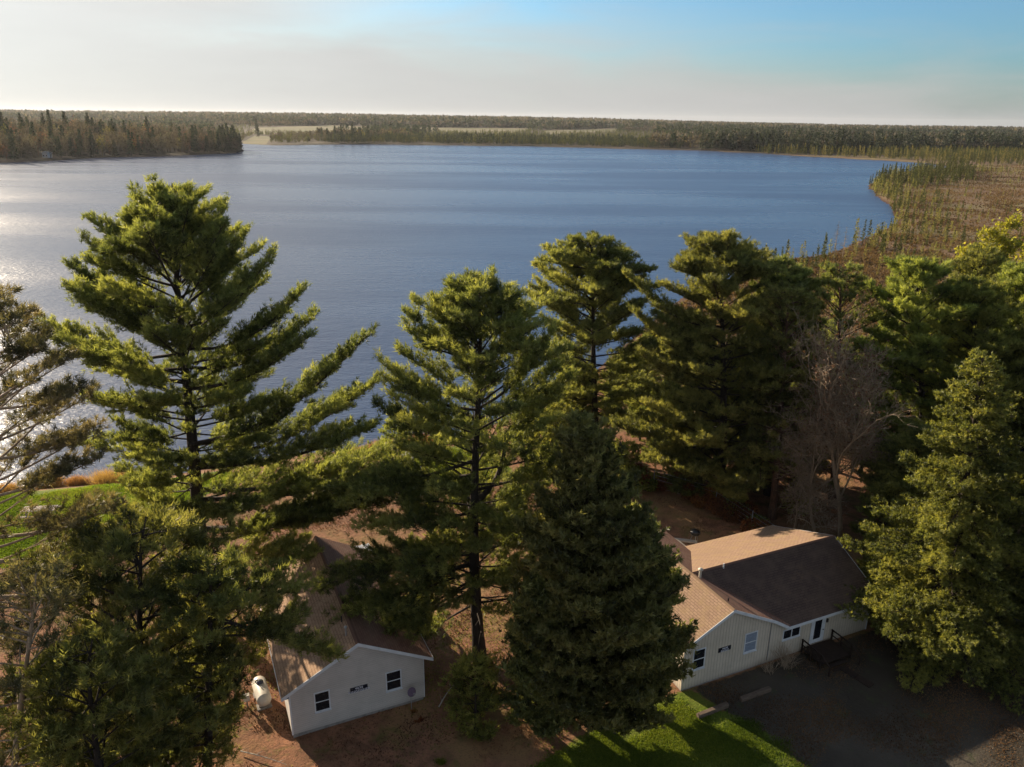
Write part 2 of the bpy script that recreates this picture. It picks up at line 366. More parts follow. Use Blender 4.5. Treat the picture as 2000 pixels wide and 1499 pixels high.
nA = noise(t, .9, 6, .6); nB = noise(t, 7, 5, .7); nC = noise(t, .12, 4, .6); nD = noise(t, 30, 3, .7)
nE = noise(t, 2.2, 5, .65, sc=(1, 1, 1), dist=.6)
def brk(s, lo=.42, hi=.58, amt=.55): return smooth(t, mth(t, 'ADD', s, mth(t, 'MULTIPLY', mth(t, 'SUBTRACT', nE, .5), amt)), lo, hi)
litter = mixc(t, smooth(t, nA, .35, .68), (.30, .150, .088), (.17, .092, .056))
litter = mixc(t, smooth(t, nC, .45, .62), litter, (.27, .165, .080)); litter = mixc(t, mth(t, 'MULTIPLY', smooth(t, nB, .48, .7), .6), litter, (.07, .045, .03))
litter = mixc(t, mth(t, 'MULTIPLY', smooth(t, noise(t, .5, 5, .7, dist=.8), .52, .66), .55), litter, (.10, .115, .03))
gr = mixc(t, smooth(t, nA, .3, .7), (.100, .145, .018), (.145, .160, .030)); gr = mixc(t, mth(t, 'MULTIPLY', smooth(t, nB, .45, .75), .55), gr, (.040, .065, .010)); gr = mixc(t, mth(t, 'MULTIPLY', smooth(t, nC, .52, .7), .4), gr, (.16, .15, .04))
gv = mixc(t, smooth(t, nC, .4, .65), (.045, .038, .028), (.085, .072, .056)); gv = mixc(t, mth(t, 'MULTIPLY', smooth(t, nD, .45, .7), .7), gv, (.05, .045, .038)); gv = mixc(t, mth(t, 'MULTIPLY', smooth(t, nA, .55, .7), .5), gv, (.06, .075, .03))
bC = noise(t, .022, 5, .65, dist=.5, sc=(.5, 1.4, 1)); bF = noise(t, .35, 6, .7, sc=(.6, 1.6, 1))
bo = mixc(t, smooth(t, bC, .4, .62), (.19, .125, .075), (.20, .165, .085)); bo = mixc(t, mth(t, 'MULTIPLY', smooth(t, bF, .45, .65), .75), bo, (.085, .055, .036)); bo = mixc(t, mth(t, 'MULTIPLY', smooth(t, noise(t, .03, 4, .6, sc=(.35, 2, 1)), .60, .70), .5), bo, (.26, .20, .12))
fi = mixc(t, smooth(t, noise(t, .01, 3, .5, sc=(.5, 3, 1)), .4, .6), (.20, .17, .105), (.13, .135, .06))
wd_ = mixc(t, smooth(t, noise(t, .03, 5, .6), .4, .6), (.045, .04, .025), (.09, .07, .05))
cam_d = t.nodes.new('ShaderNodeNewGeometry'); spx = t.nodes.new('ShaderNodeSeparateXYZ'); L(t, cam_d, 'Position', spx, 0)
farm = smooth(t, spx.outputs[1], 110, 180)
col = mixc(t, farm, litter, wd_)
col = mixc(t, brk(sp.outputs[2], .45, .55), col, bo); col = mixc(t, brk(sp.outputs[1]), col, gv); col = mixc(t, brk(sp.outputs[0], .38, .62, .9), col, gr); col = mixc(t, brk(at.outputs['Alpha'], .45, .55, .2), col, fi)
wet = mth(t, 'SUBTRACT', 1, smooth(t, spx.outputs[2], LZ+.02, LZ+.38)); col = mixc(t, wet, col, (.075, .042, .028))
hgt = mth(t, 'ADD', mth(t, 'MULTIPLY', nB, .5), mth(t, 'MULTIPLY', nE, .9))
out(t, prin(t, col, .95, .1, bump(t, hgt, .9, .12)))
ground = mk('ground', np.stack([XX, YY, ZZ], -1).reshape(-1, 3), FQ, m, tint=MK, smooth_=True); tag(ground, kind='structure')
del MK, FQ

m, t = mat('lake_water')
c = t.nodes.new('ShaderNodeTexCoord')
mp = N(t, 'ShaderNodeMapping', inp={'Rotation': (0, 0, R(8)), 'Scale': (.45, 1.0, 1)}); L(t, c, 'Object', mp, 0)
w1 = noise(t, 1.9, 3, .55, vec=mp.outputs[0], dist=.3); w2 = noise(t, .45, 3, .5, vec=mp.outputs[0]); w3 = noise(t, .006, 4, .55, sc=(.5, 2.2, 1))
hh = mth(t, 'ADD', w1, mth(t, 'MULTIPLY', w2, 1.2))
calm = smooth(t, w3, .38, .62)
b = N(t, 'ShaderNodeBump', inp={'Distance': .40}); t.links.new(mth(t, 'ADD', .26, mth(t, 'MULTIPLY', calm, .22)), b.inputs['Strength']); t.links.new(hh, b.inputs['Height'])
p = N(t, 'ShaderNodeBsdfPrincipled', inp={'Base Color': (.044, .072, .140, 1), 'IOR': 1.33, 'Specular IOR Level': .5})
t.links.new(mth(t, 'ADD', .24, mth(t, 'MULTIPLY', calm, .10)), p.inputs['Roughness']); L(t, b, 0, p, 'Normal')
out(t, p.outputs[0])
wx = np.array([-3000, 3000.]); wy = np.array([40, 2200.])
lake = mk('lake', [(-3000, 45, LZ), (3000, 45, LZ), (3000, 2000, LZ), (-3000, 2000, LZ)], [(0, 1, 2, 3)], m); tag(lake, kind='structure')

# ------------------------------------------------------------------ foliage geometry
def unit(v): return v/(np.linalg.norm(v, axis=-1, keepdims=True)+1e-9)
def needles(C, D, rng, K=8, ln=.3, wd=.05, spread=.8, tint=None, tv=.22):
    n = len(C); C = np.repeat(C, K, 0); Dd = np.repeat(D, K, 0)
    d = unit(Dd+rng.normal(size=C.shape)*spread*.6); w = unit(np.cross(d, rng.normal(size=C.shape)))
    l = ln*rng.uniform(.65, 1.2, (len(C), 1)); w = w*wd*.5*rng.uniform(.7, 1.3, (len(C), 1))
    b = C+rng.normal(size=C.shape)*ln*.14
    V = np.stack([b-w, b+w, b+d*l], 1).reshape(-1, 3)
    F = np.arange(len(C)*3).reshape(-1, 3)
    tt = np.repeat(np.clip((tint if tint is not None else .5)+rng.normal(size=n)*tv, 0, 1), K)
    return V, F, np.repeat(tt, 3)
def tubes(P, Rr, k=4):
    """P (B,M,3), Rr (B,M)"""
    B, M = Rr.shape; T = unit(np.gradient(P, axis=1)); a = np.where(np.abs(T[..., 2:3]) < .85, np.array([0, 0, 1.]), np.array([1., 0, 0]))
    u = unit(np.cross(T, a)); w = np.cross(T, u); th = np.arange(k)/k*2*math.pi
    V = P[:, :, None]+Rr[:, :, None, None]*(u[:, :, None]*np.cos(th)[None, None, :, None]+w[:, :, None]*np.sin(th)[None, None, :, None])
    i = np.arange(M-1)[:, None]*k; j = np.arange(k)[None]; j2 = (j+1) % k
    q = np.stack([i+j, i+j2, i+k+j2, i+k+j], -1).reshape(-1, 4)
    F = (q[None]+(np.arange(B)*M*k)[:, None, None]).reshape(-1, 4)
    return V.reshape(-1, 3), F
class Wood:
    def __init__(s): s.V = []; s.F = []; s.n = 0
    def add(s, P, Rr, k=4):
        P = np.asarray(P, float); Rr = np.asarray(Rr, float)
        if P.ndim == 2: P = P[None]; Rr = Rr[None]
        V, F = tubes(P, Rr, k); s.V.append(V); s.F.append(F+s.n); s.n += len(V)
    def build(s, name, mat, parent): return mk(name, np.vstack(s.V), np.vstack(s.F), mat, parent, smooth_=True) if s.V else None
def lerp_pts(P, s):
    M = len(P); x = s*(M-1); i = np.clip(x.astype(int), 0, M-2); f = (x-i)[:, None]; return P[i]*(1-f)+P[i+1]*f, unit(P[i+1]-P[i])
UP = np.array([0, 0, 1.])
# style: sub density, sub length, needle look
STY = {
 'white': dict(el=(66, 24, -4), curve=(.05, .22), subd=7.6, subl=.44, tsp=.15, K=10, ln=.36, wd=.048, spread=.85, up=.55, s0=.22, flat=.8, whorl=.80, per=5),
 'young': dict(el=(60, 30, 8), curve=(.05, .15), subd=8.0, subl=.42, tsp=.16, K=8, ln=.33, wd=.065, spread=.85, up=.5, s0=.12, flat=.7, whorl=.62, per=6),
 'red': dict(el=(55, 15, -12), curve=(.05, .30), subd=4.6, subl=.40, tsp=.34, K=20, ln=.40, wd=.038, spread=1.3, up=.5, s0=.40, flat=.5, whorl=.9, per=5),
 'tuft': dict(el=(55, 25, 5), curve=(.05, .25), subd=5.0, subl=.40, tsp=.26, K=14, ln=.36, wd=.060, spread=1.2, up=.5, s0=.35, flat=.5, whorl=.75, per=5),
 'cedar': dict(el=(72, 42, 14), curve=(.15, .30), subd=9.0, subl=.42, tsp=.15, K=7, ln=.32, wd=.105, spread=.8, up=.45, s0=.15, flat=.9, whorl=.36, per=7),
 'spruce': dict(el=(45, -4, -18), curve=(.02, .16), subd=9.5, subl=.34, tsp=.14, K=8, ln=.22, wd=.060, spread=1.15, up=.12, s0=.12, flat=.9, whorl=.42, per=6),
}
def grow_limb(P, Ln, sty, rng, wood, C, D, Tn, r0, dens=1.0):
    M = len(P); rad = r0*.72*(1-np.linspace(0, 1, M))**.8+.010
    wood.add(P, rad, 5)
    n = max(4, int(Ln*(1-sty['s0'])*sty['subd']*dens))
    s = np.sort(sty['s0']+(1-sty['s0'])*rng.uniform(0, 1, n)**.85); p, tg = lerp_pts(P, s)
    sd = unit(np.cross(tg, UP))*np.where(np.arange(n) % 2 == 0, 1, -1)[:, None]
    dr = unit(tg*rng.uniform(.45, 1.0, (n, 1))+sd*rng.uniform(.4, 1.1, (n, 1))*sty['flat']+UP*rng.uniform(-.05, .55, (n, 1))*(sty['up']+.25)+rng.normal(size=(n, 3))*.12)
    l = (sty['subl']*Ln*(1.15-s)*rng.uniform(.45, 1.15, n)+.28)
    l = np.minimum(l, 2.6)
    e = p+dr*l[:, None]+UP*(l*l*.10*sty['up'])[:, None]
    mid = (p+e)/2-UP*.04*l[:, None]
    wood.add(np.stack([p, mid, e], 1), np.stack([rad.mean()*.20*np.ones(n)+.006, .010*np.ones(n), .004*np.ones(n)], 1), 3)
    cnt = np.maximum(2, (l/sty['tsp']).astype(int)); tot = cnt.sum(); idx = np.repeat(np.arange(n), cnt)
    off = np.concatenate([[0], np.cumsum(cnt)[:-1]]); k = (np.arange(tot)-off[idx]); f = (.25+.75*(k+rng.uniform(.3, 1, tot))/cnt[idx])[:, None]
    if sty is STY['red']: f = .35+.65*f
    pos = p[idx]*(1-f)+e[idx]*f+rng.normal(size=(tot, 3))*.09+UP*.04
    dd = unit(dr[idx]*.7+UP*sty['up']+rng.normal(size=(tot, 3))*.35)
    base = .46+.16*rng.normal()
    tt = np.clip(base+.22*(f[:, 0]-.5), 0, 1)
    C.append(pos); D.append(dd); Tn.append(tt)
def tree(name, base, top, prof, style, mats, label, cat, seed, limbs=(), crown0=.25, asym=None, r0=None, dens=1.0, group=None, leaders=3, skip=.12, fork=None, stub=0, lsp=1.0):
    rng = np.random.default_rng(seed); sty = STY[style]
    base = np.array(base, float); top = np.array(top, float); h = top[2]-base[2]; r0 = r0 or h*.0155
    root = empty(name, base); tag(root, label, cat, group)
    O = base.copy(); tp = top-O
    M = 14; s = np.linspace(0, 1, M); bend = unit(rng.normal(size=3)*np.array([1, 1, 0]))*h*.012
    TP = s[:, None]*np.array([0, 0, tp[2]])+(s**1.3)[:, None]*np.array([tp[0], tp[1], 0])+np.sin(s*math.pi*1.5)[:, None]*bend
    TP[-1] = tp
    wood = Wood(); limbw = Wood(); C, D, Tn = [], [], []
    trad = r0*(1-s)**.85+.03; trad[0] *= 1.3
    TP[0, 2] -= .3
    wood.add(TP, trad, 10)
    ts = [p[0] for p in prof]; rs = [p[1] for p in prof]
    z = crown0
    while z < .985:
        nb = rng.integers(max(2, sty['per']-2), sty['per']+1); a0 = rng.uniform(0, 6.28)
        for b in range(nb):
            if rng.uniform() < skip: continue
            az = a0+b*2*math.pi/nb+rng.normal()*.25; zz = min(.985, z+rng.normal()*.006)
            Rm = np.interp(zz, ts, rs)*rng.uniform(.62, 1.12)
            if asym: Rm *= asym(az, zz)
            if Rm < .35: Rm = .35
            p0, _ = lerp_pts(TP, np.array([zz])); p0 = p0[0]
            e0, e1, e2 = sty['el']; el = np.interp(zz, [crown0, .6, 1], [e2, e1, e0])+rng.normal()*6
            cu = np.interp(zz, [crown0, 1], [sty['curve'][1], sty['curve'][0]])*rng.uniform(.5, 1.4)
            q = np.linspace(0, 1, 7); hd = np.array([math.cos(az), math.sin(az), 0]); side = np.array([-math.sin(az), math.cos(az), 0])*rng.normal()*.08
            rise = math.tan(R(el))*Rm*q*(1-.25*q)+cu*Rm*q**2.5; mx = max(.25, tp[2]-p0[2]-Rm*rng.uniform(.25, 1.0)+.1); rise = rise*min(1, mx/max(rise[-1], .01))
            P = p0+q[:, None]*hd*Rm+(q**2)[:, None]*side*Rm+UP*rise[:, None]
            grow_limb(P, Rm*(1.15 if el > 40 else 1), sty, rng, limbw, C, D, Tn, min(r0*.42, .02+Rm*.014), dens)
        z += sty['whorl']/h*rng.uniform(.8, 1.25)*(1.0 if z < .8 else .75)
    for i in range(leaders):   # several short upright leaders at the crown's tip
        p0, _ = lerp_pts(TP, np.array([rng.uniform(.86, .94)])); p0 = p0+np.array([rng.normal(), rng.normal(), 0])*h*.030*lsp; dv = unit(np.array([rng.normal()*.8, rng.normal()*.8, 3.2])); Lh = h*.062*rng.uniform(.7, 1.2)
        P = p0+np.linspace(0, 1, 5)[:, None]*dv*Lh; grow_limb(P, Lh, sty, rng, limbw, C, D, Tn, .05, dens)
    for lb in limbs:           # (start height fraction, tip point, up-curve, width factor)
        zf, tip, cv, wf = lb; p0, _ = lerp_pts(TP, np.array([zf])); p0 = p0[0]; tip = np.array(tip)-O
        v = tip-p0; Lh = np.linalg.norm(v); q = np.linspace(0, 1, 9)
        P = p0+q[:, None]*v-UP*(cv*Lh*np.sin(q*math.pi)*.9)[:, None]+np.cross(unit(v), UP)*(np.sin(q*5+rng.uniform(0, 6))*.02*Lh)[:, None]
        st2 = dict(sty); st2['subl'] = sty['subl']*wf; st2['s0'] = .28
        grow_limb(P, Lh, st2, rng, limbw, C, D, Tn, .03+Lh*.016, dens*1.15)
        for kk in range(2):    # side forks of the big limb
            a = .45+.25*kk; b0, tg = lerp_pts(P, np.array([a])); sd = unit(np.cross(tg[0], UP))*(1 if kk else -1)
            Lf = Lh*(1-a)*.75; P2 = b0[0]+np.linspace(0, 1, 6)[:, None]*unit(tg[0]+sd*.75+UP*.12)*Lf
            grow_limb(P2, Lf, st2, rng, limbw, C, D, Tn, .02+Lf*.012, dens)
    for i in range(stub):      # bare dead limbs under the crown
        zf = rng.uniform(.12, crown0+.12); p0, _ = lerp_pts(TP, np.array([zf])); az = rng.uniform(0, 6.28); Lh = rng.uniform(1.5, 4.2)
        q = np.linspace(0, 1, 6); P = p0+q[:, None]*np.array([math.cos(az), math.sin(az), .12])*Lh+UP*(-.12*Lh*q**2)[:, None]+rng.normal(size=(6, 3))*.06*q[:, None]
        limbw.add(P, .06*(1-q)+.012, 5)
        for kk in range(4):
            b0, tg = lerp_pts(P, np.array([.3+.17*kk])); limbw.add(b0+np.linspace(0, 1, 4)[:, None]*unit(tg+rng.normal(size=3)*.6)*Lh*.35, .02*(1-np.linspace(0, 1, 4))+.006, 3)
    if fork:                   # a second stem: (start fraction, end point)
        p0, _ = lerp_pts(TP, np.array([fork[0]])); e = np.array(fork[1])-O; q = np.linspace(0, 1, 8); P = p0+q[:, None]*(e-p0)+np.sin(q*math.pi)[:, None]*np.array([.5, 0, -.6]); wood.add(P, r0*.55*(1-q*.7), 8)
    wood.build('trunk', mats[0], root); limbw.build('limbs', mats[0], root)
    C = np.vstack(C); D = np.vstack(D); Tn = np.concatenate(Tn)
    # clump-scale colour variation of the needles themselves (older and younger growth)
    cl = .10*vnoise(C[:, 0]+3*C[:, 2], C[:, 1]-2*C[:, 2], 1.1, 10, 5)
    V, F, tt = needles(C, D, rng, sty['K'], sty['ln'], sty['wd'], sty['spread'], Tn+cl)
    mk('crown', V, F, mats[1], root, tint=tt)
    return root
def pxtree(name, bp, tpx, prof, *a, dy=0, **k):
    b = G(*bp); b[2] = gz(b[0], b[1]); tpp = PY(tpx[0], tpx[1], b[1]+dy); return tree(name, b, tpp, prof, *a, **k), b, tpp
def copy_tree(o, loc, rz, sc, label=None, group=None):
    c = o.copy(); COL.objects.link(c); c.location = tuple(map(float, loc)); c.rotation_euler = (0, 0, rz); c.scale = (sc, sc, sc)
    if label: c['label'] = label
    if group: c['group'] = group
    for ch in o.children:
        d = ch.copy(); COL.objects.link(d); d.parent = c
    return c
WP = (M_bark, M_wpine)
pr_ = lambda *v: list(v)

# ------------------------------------------------------------------ cabins
CA = R(24.15); EX = np.array([math.cos(CA), math.sin(CA), 0]); EY = np.array([-math.sin(CA), math.cos(CA), 0])
def roof_face(name, pts, edge, mat, parent, th=.14):
    """a sloping slab; pts is the top outline, edge a unit vector along the eave; shingles run from UVs in metres"""
    P = np.array(pts, float); n = np.cross(P[1]-P[0], P[2]-P[0]); n /= np.linalg.norm(n)
    if n[2] < 0: n = -n; P = P[::-1]
    e = np.array(edge, float); e = e-n*(e@n); e /= np.linalg.norm(e); w = np.cross(n, e); k = len(P)
    Q = P-n*th; V = np.vstack([P, Q]); uv = [(float(v@e), float(v@w)) for v in V]
    F = [tuple(range(k)), tuple(range(2*k-1, k-1, -1))]+[(i, i+k, (i+1) % k+k, (i+1) % k)[::1] for i in range(k)]
    return mk(name, V, F, mat, parent, uv=uv)
def window(parent, x, z, w, h, y=0, panes=2, glass=M_glass, horiz=False, out_=-1):
    """a framed sash window on the plane y, facing -y"""
    f = MB(); t = .085; d = .05
    y0, y1 = y-d, y-.003
    f.box((x-t, y0, z-t), (x+w+t, y1, z)); f.box((x-t, y0, z+h), (x+w+t, y1, z+h+t)); f.box((x-t, y0, z), (x, y1, z+h)); f.box((x+w, y0, z), (x+w+t, y1, z+h))
    if horiz: f.box((x+w/2-.04, y0+.006, z), (x+w/2+.04, y1, z+h))
    else: f.box((x, y0+.006, z+h/2-.035), (x+w, y1, z+h/2+.035))
    fr = f.build('window', M_trim, parent, bevel=.008)
    if horiz: a = MB().box((x, y-.026, z), (x+w/2-.04, y-.004, z+h)); b = MB().box((x+w/2+.04, y-.026, z), (x+w, y-.004, z+h))
    else: a = MB().box((x, y-.034, z+h/2+.035), (x+w, y-.004, z+h)); b = MB().box((x, y-.022, z), (x+w, y-.004, z+h/2-.035))
    a.build('pane', glass, fr); b.build('pane', glass, fr)
    s_ = MB().box((x-t-.03, y-.11, z-t-.05), (x+w+t+.03, y-.004, z-t-.004)); s_.build('sill', M_trim, fr)
    return fr
def text_mesh(name, body, size, loc, mat, parent):
    cu = bpy.data.curves.new('txt', 'FONT'); cu.body = body; cu.size = size; cu.extrude = .006; cu.align_x = 'CENTER'; cu.offset = .004; cu.space_character = 1.12; cu.space_line = .95
    o = bpy.data.objects.new('tmp', cu); COL.objects.link(o); bpy.context.view_layer.update()
    me = bpy.data.meshes.new_from_object(o.evaluated_get(bpy.context.evaluated_depsgraph_get())); bpy.data.objects.remove(o)
    me.name = name; me.materials.clear(); me.materials.append(mat)
    r = bpy.data.objects.new(name, me); COL.objects.link(r); r.parent = parent; r.location = loc; r.rotation_euler = (R(90), 0, 0); return r
def sign(parent, x0, x1, z0, z1, body, y=0):
    s_ = MB().box((x0, y-.05, z0), (x1, y-.004, z1)).build('name_sign', M_sign, parent, bevel=.006)
    text_mesh('lettering', body, (z1-z0)*.62, ((x0+x1)/2, y-.056, z0+(z1-z0)*.57), M_letter, s_)
def rake(parent, a, b, h=.24, y0=-.02, name='rake_board'):
    """a fascia board hanging under a roof edge from a to b (x,y,z), thin in y"""
    m_ = MB(); a = np.array(a, float); b = np.array(b, float)
    m_.prism([a, b, b-UP*h, a-UP*h], (0, -.035, 0)); return m_.build(name, M_trim, parent)
OV = .42
# ---- grey cabin (left)
A0 = G(572, 1443); A0[2] = 0
c1 = empty('grey_cabin', A0, CA); tag(c1, 'small grey gabled cabin with tan shingle roof and a KINGFISHER sign, beside the propane tank', 'cabin')
w, d, ze, za = 8.87, 13.6, 3.42, 6.02
xl, xr, xa, zl_ = -.47, 9.40, 4.47, 3.66
ym, yM = -.42, 14.0
zr = 6.30
wall = MB(); sl1 = (zr-zl_)/(xa-xl)
def ztop(x): return zr-.16-abs(x-xa)*sl1
prof_ = [(0, .28), (w, .28), (w, ztop(w)), (xa, ztop(xa)), (0, ztop(0))]
wall.prism([(x, 0, z) for x, z in prof_], (0, d, 0)); wall.build('wall', M_side1, c1)
MB().box((.06, .06, -.5), (w-.06, d-.06, .28)).build('foundation', M_conc, c1)
for x in (0, w): MB().box((x-.02, -.025, .28), (x+.09 if x == 0 else x+.02, .0-.003, ztop(x)-.02)).build('corner_trim', M_trim, c1)
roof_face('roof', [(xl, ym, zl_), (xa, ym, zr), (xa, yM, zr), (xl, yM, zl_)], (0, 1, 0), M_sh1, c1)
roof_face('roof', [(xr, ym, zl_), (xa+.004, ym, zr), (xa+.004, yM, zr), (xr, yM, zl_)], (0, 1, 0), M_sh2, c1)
rc = MB(); rc.prism([(xa-.16, ym-.01, zr-.06), (xa, ym-.01, zr+.035), (xa+.16, ym-.01, zr-.06)], (0, yM-ym+.02, 0)); rc.build('ridge_cap', M_sh2, c1)
rake(c1, (xl, ym-.004, zl_), (xa, ym-.004, zr)); rake(c1, (xa+.003, ym-.004, zr), (xr, ym-.004, zl_))
for x, s_ in ((xl, -1), (xr, 1)): MB().box((min(x, x+s_*.035)+s_*.003, ym, zl_-.26), (max(x, x+s_*.035)+s_*.003, yM, zl_-.02)).build('gutter', M_trim, c1)
MB().box((xl+.04, ym+.04, zl_-.22), (0-.003, yM-.04, zl_-.19)).build('soffit', M_trim, c1)
window(c1, 1.60, 1.62, .86, 1.35); window(c1, 6.30, 1.70, .92, 1.35)
sign(c1, 3.86, 5.0, 2.27, 2.66, '4636\nKINGFISHER')
v = MB(); v.tube([(4.0, 1.0, 5.9), (4.0, 1.0, 6.65)], .06, 10); v.lathe((4.0, 1.0, 6.62), [(0, .06), (.02, .12), (.09, .11), (.13, .02)], 12); v.build('vent_pipe', M_metal, c1)
v = MB(); v.tube([(4.05, 2.5, 5.9), (4.05, 2.5, 6.5)], .05, 8); v.build('vent_pipe', M_black, c1)
for k, yy in enumerate((3.0, 8.5)):   # side windows on the lit long wall
    f = MB(); y0 = yy
    for a_, b_ in (((-.05, y0-.08, 1.5), (-.003, y0+1.0, 1.58)), ((-.05, y0-.08, 2.75), (-.003, y0+1.0, 2.83)), ((-.05, y0-.08, 1.58), (-.003, y0, 2.75)), ((-.05, y0+.92, 1.58), (-.003, y0+1.0, 2.75)), ((-.045, y0, 2.13), (-.003, y0+.92, 2.2))): f.box(a_, b_)
    fr = f.build('window', M_trim, c1); MB().box((-.03, y0, 1.58), (-.006, y0+.92, 2.13)).box((-.03, y0, 2.2), (-.006, y0+.92, 2.75)).build('pane', M_glass, fr)
def porch(parent, x0, x1, y0, y1, z0, z1):
    """lakeside porch: ribbed steel roof on posts over a plank deck, falling towards the lake"""
    sh = MB(); n = 14; xs_ = np.linspace(x0, x1, n+1)
    sh.prism([(x0, y0, z0), (x1, y0, z0), (x1, y1, z1), (x0, y1, z1)], (0, 0, -.05)); rf = sh.build('porch_roof', M_pan2, parent)
    rb = MB()
    for x in xs_: rb.prism([(x-.045, y0, z0+.003), (x+.045, y0, z0+.003), (x+.045, y1, z1+.003), (x-.045, y1, z1+.003)], (0, 0, .05))
    rb.build('ribs', M_panel, rf)
    for x in np.linspace(x0+.2, x1-.2, 4): MB().box((x-.06, y1-.3, .3), (x+.06, y1-.18, z1-.05)).build('porch_post', M_wood, parent)
    dk = MB(); yy = y0
    while yy < y1-.1: dk.box((x0, yy, .24), (x1, yy+.13, .28)); yy += .15
    dk.build('deck', M_wood, parent)
porch(c1, 2.0, 9.25, 14.02, 16.9, 3.45, 2.95)
# ---- cream cabin (right)
C0 = G(1329, 1351); C0[2] = 0
c2 = empty('cream_cabin', C0, CA); tag(c2, 'cream L-shaped cabin with brown roofs, white door and an EAGLE sign', 'cabin')
ax_, az_ = 3.72, 5.95; ws = .51; ms = .505; mb = .38; ry = 4.75; rz = 5.86; wl_ = -.32; wr = 7.78; fy = -.35; my = -.52; mz = rz-ms*(ry-my); mbz = rz-mb*(11.7-ry)
zw = lambda x: az_-ws*abs(x-ax_)
W2 = 17.6
pw = [(0, 0), (9.0, 0), (9.0, 2.9), (7.4, zw(7.4)-.18), (ax_, az_-.18), (0, zw(0)-.18)]
MB().prism([(x, 0, max(z, .12)) for x, z in pw], (0, 13.2, 0)).build('wall', M_side2, c2)
zb_ = lambda y: (rz-ms*(ry-y) if y < ry else rz-mb*(y-ry))-.17
MB().prism([(9.003, y, z) for y, z in ((0.003, .12), (11.1, .12), (11.1, zb_(11.1)), (ry, zb_(ry)), (0.003, zb_(0)))], (W2-9.003, 0, 0)).build('wall', M_side2, c2)
MB().box((.05, .05, -.5), (8.9, 13.1, .12)).box((8.95, .06, -.5), (W2-.05, 11.0, .12)).build('foundation', M_conc, c2)
# wing roofs (ridge along y) and main roofs (ridge along x)
vy = 9.9
zwr = zw(wr); mjz = mz
yv = lambda x: ry-(rz-zw(x))/ms            # front valley y at x
yvb = lambda x: ry+(rz-zw(x))/mb
roof_face('roof', [(wl_, fy, zw(wl_)), (ax_, fy, az_), (ax_, 13.6, az_), (wl_, 13.6, zw(wl_))], (0, 1, 0), M_sh3, c2)
xj = ax_+(az_-mjz)/ws
roof_face('roof', [(ax_+.003, fy, az_), (wr, fy, zwr), (8.85, my, mz+.03), (xj-.02, yv(xj-.02), zw(xj-.02)+.005), (ax_+.2, yv(ax_+.2), zw(ax_+.2))], (0, 1, 0), M_sh2, c2, .12)
roof_face('roof', [(ax_+.003, ry-.3, az_-.002), (ax_+.3, ry, zw(ax_+.3)), (wr, yvb(wr), zwr), (wr, 13.6, zwr), (ax_+.003, 13.6, az_-.002)], (0, 1, 0), M_sh2, c2, .12)
xe = 18.0
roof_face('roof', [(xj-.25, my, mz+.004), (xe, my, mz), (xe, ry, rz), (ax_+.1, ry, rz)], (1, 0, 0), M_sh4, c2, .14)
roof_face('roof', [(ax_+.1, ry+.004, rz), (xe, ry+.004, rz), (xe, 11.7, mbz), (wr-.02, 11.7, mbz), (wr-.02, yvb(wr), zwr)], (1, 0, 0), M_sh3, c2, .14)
MB().prism([(ax_, ry-.14, rz-.05), (ax_, ry, rz+.035), (ax_, ry+.14, rz-.05)], (xe-ax_, 0, 0)).build('ridge_cap', M_sh2, c2)
MB().prism([(ax_-.15, fy-.01, az_-.06), (ax_, fy-.01, az_+.035), (ax_+.15, fy-.01, az_-.06)], (0, 13.9, 0)).build('ridge_cap', M_sh3, c2)
rake(c2, (wl_, fy-.004, zw(wl_)), (ax_, fy-.004, az_)); rake(c2, (ax_+.003, fy-.004, az_), (wr, fy-.004, zwr))
b_ = MB(); b_.prism([(wr, fy-.004, zwr), (8.85, my-.004, mz+.03), (8.85, my-.004, mz-.20), (wr, fy-.004, zwr-.24)], (-.03, -.035, 0)); b_.build('rake_board', M_trim, c2)
MB().box((8.853, my-.04, mz-.24), (xe, my-.003, mz-.02)).build('gutter', M_trim, c2)
MB().box((8.9, my+.01, mz-.21), (xe-.02, -.003, mz-.18)).build('soffit', M_trim, c2)
MB().box((wl_-.04, fy, zw(wl_)-.26), (wl_-.003, 13.6, zw(wl_)-.02)).build('gutter', M_trim, c2)
MB().box((W2-.08, -.03, .12), (W2+.02, -.003, mz-.25)).build('corner_trim', M_trim, c2)
# rake at the far right end
for a_, b__ in (((xe+.003, my, mz), (xe+.003, ry, rz)), ((xe+.003, ry, rz), (xe+.003, 11.7, mbz))):
    a_ = np.array(a_); b__ = np.array(b__); MB().prism([a_, b__, b__-UP*.22, a_-UP*.22], (.035, 0, 0)).build('rake_board', M_trim, c2)
window(c2, .85, 1.62, .90, 1.50); window(c2, 5.35, 1.68, .98, 1.50, glass=M_curt)
window(c2, 8.95, 1.72, 1.52, .70, horiz=True)
sign(c2, 2.96, 4.05, 2.36, 2.71, '4638\nEAGLE')
dr = MB(); x0, x1, z0, z1 = 11.62, 13.0, .5, 2.72
dr.box((x0, -.07, z0), (x0+.34, -.004, z1)).box((x1-.34, -.07, z0), (x1, -.004, z1)).box((x0+.34, -.07, z0), (x1-.34, -.004, z0+.30)).box((x0+.34, -.07, z1-.22), (x1-.34, -.004, z1))
dd_ = dr.build('door', M_trim, c2, bevel=.01); MB().box((x0+.34, -.04, z0+.30), (x1-.34, -.005, z1-.22)).build('door_glass', M_glass, dd_)
MB().tube([(x1-.16, -.08, 1.55), (x1-.16, -.14, 1.55), (x1-.27, -.14, 1.55)], .022, 6).build('handle', M_black, dd_)
MB().box((x1+.12, -.10, 2.05), (x1+.24, -.004, 2.35)).build('wall_lamp', M_black, c2)
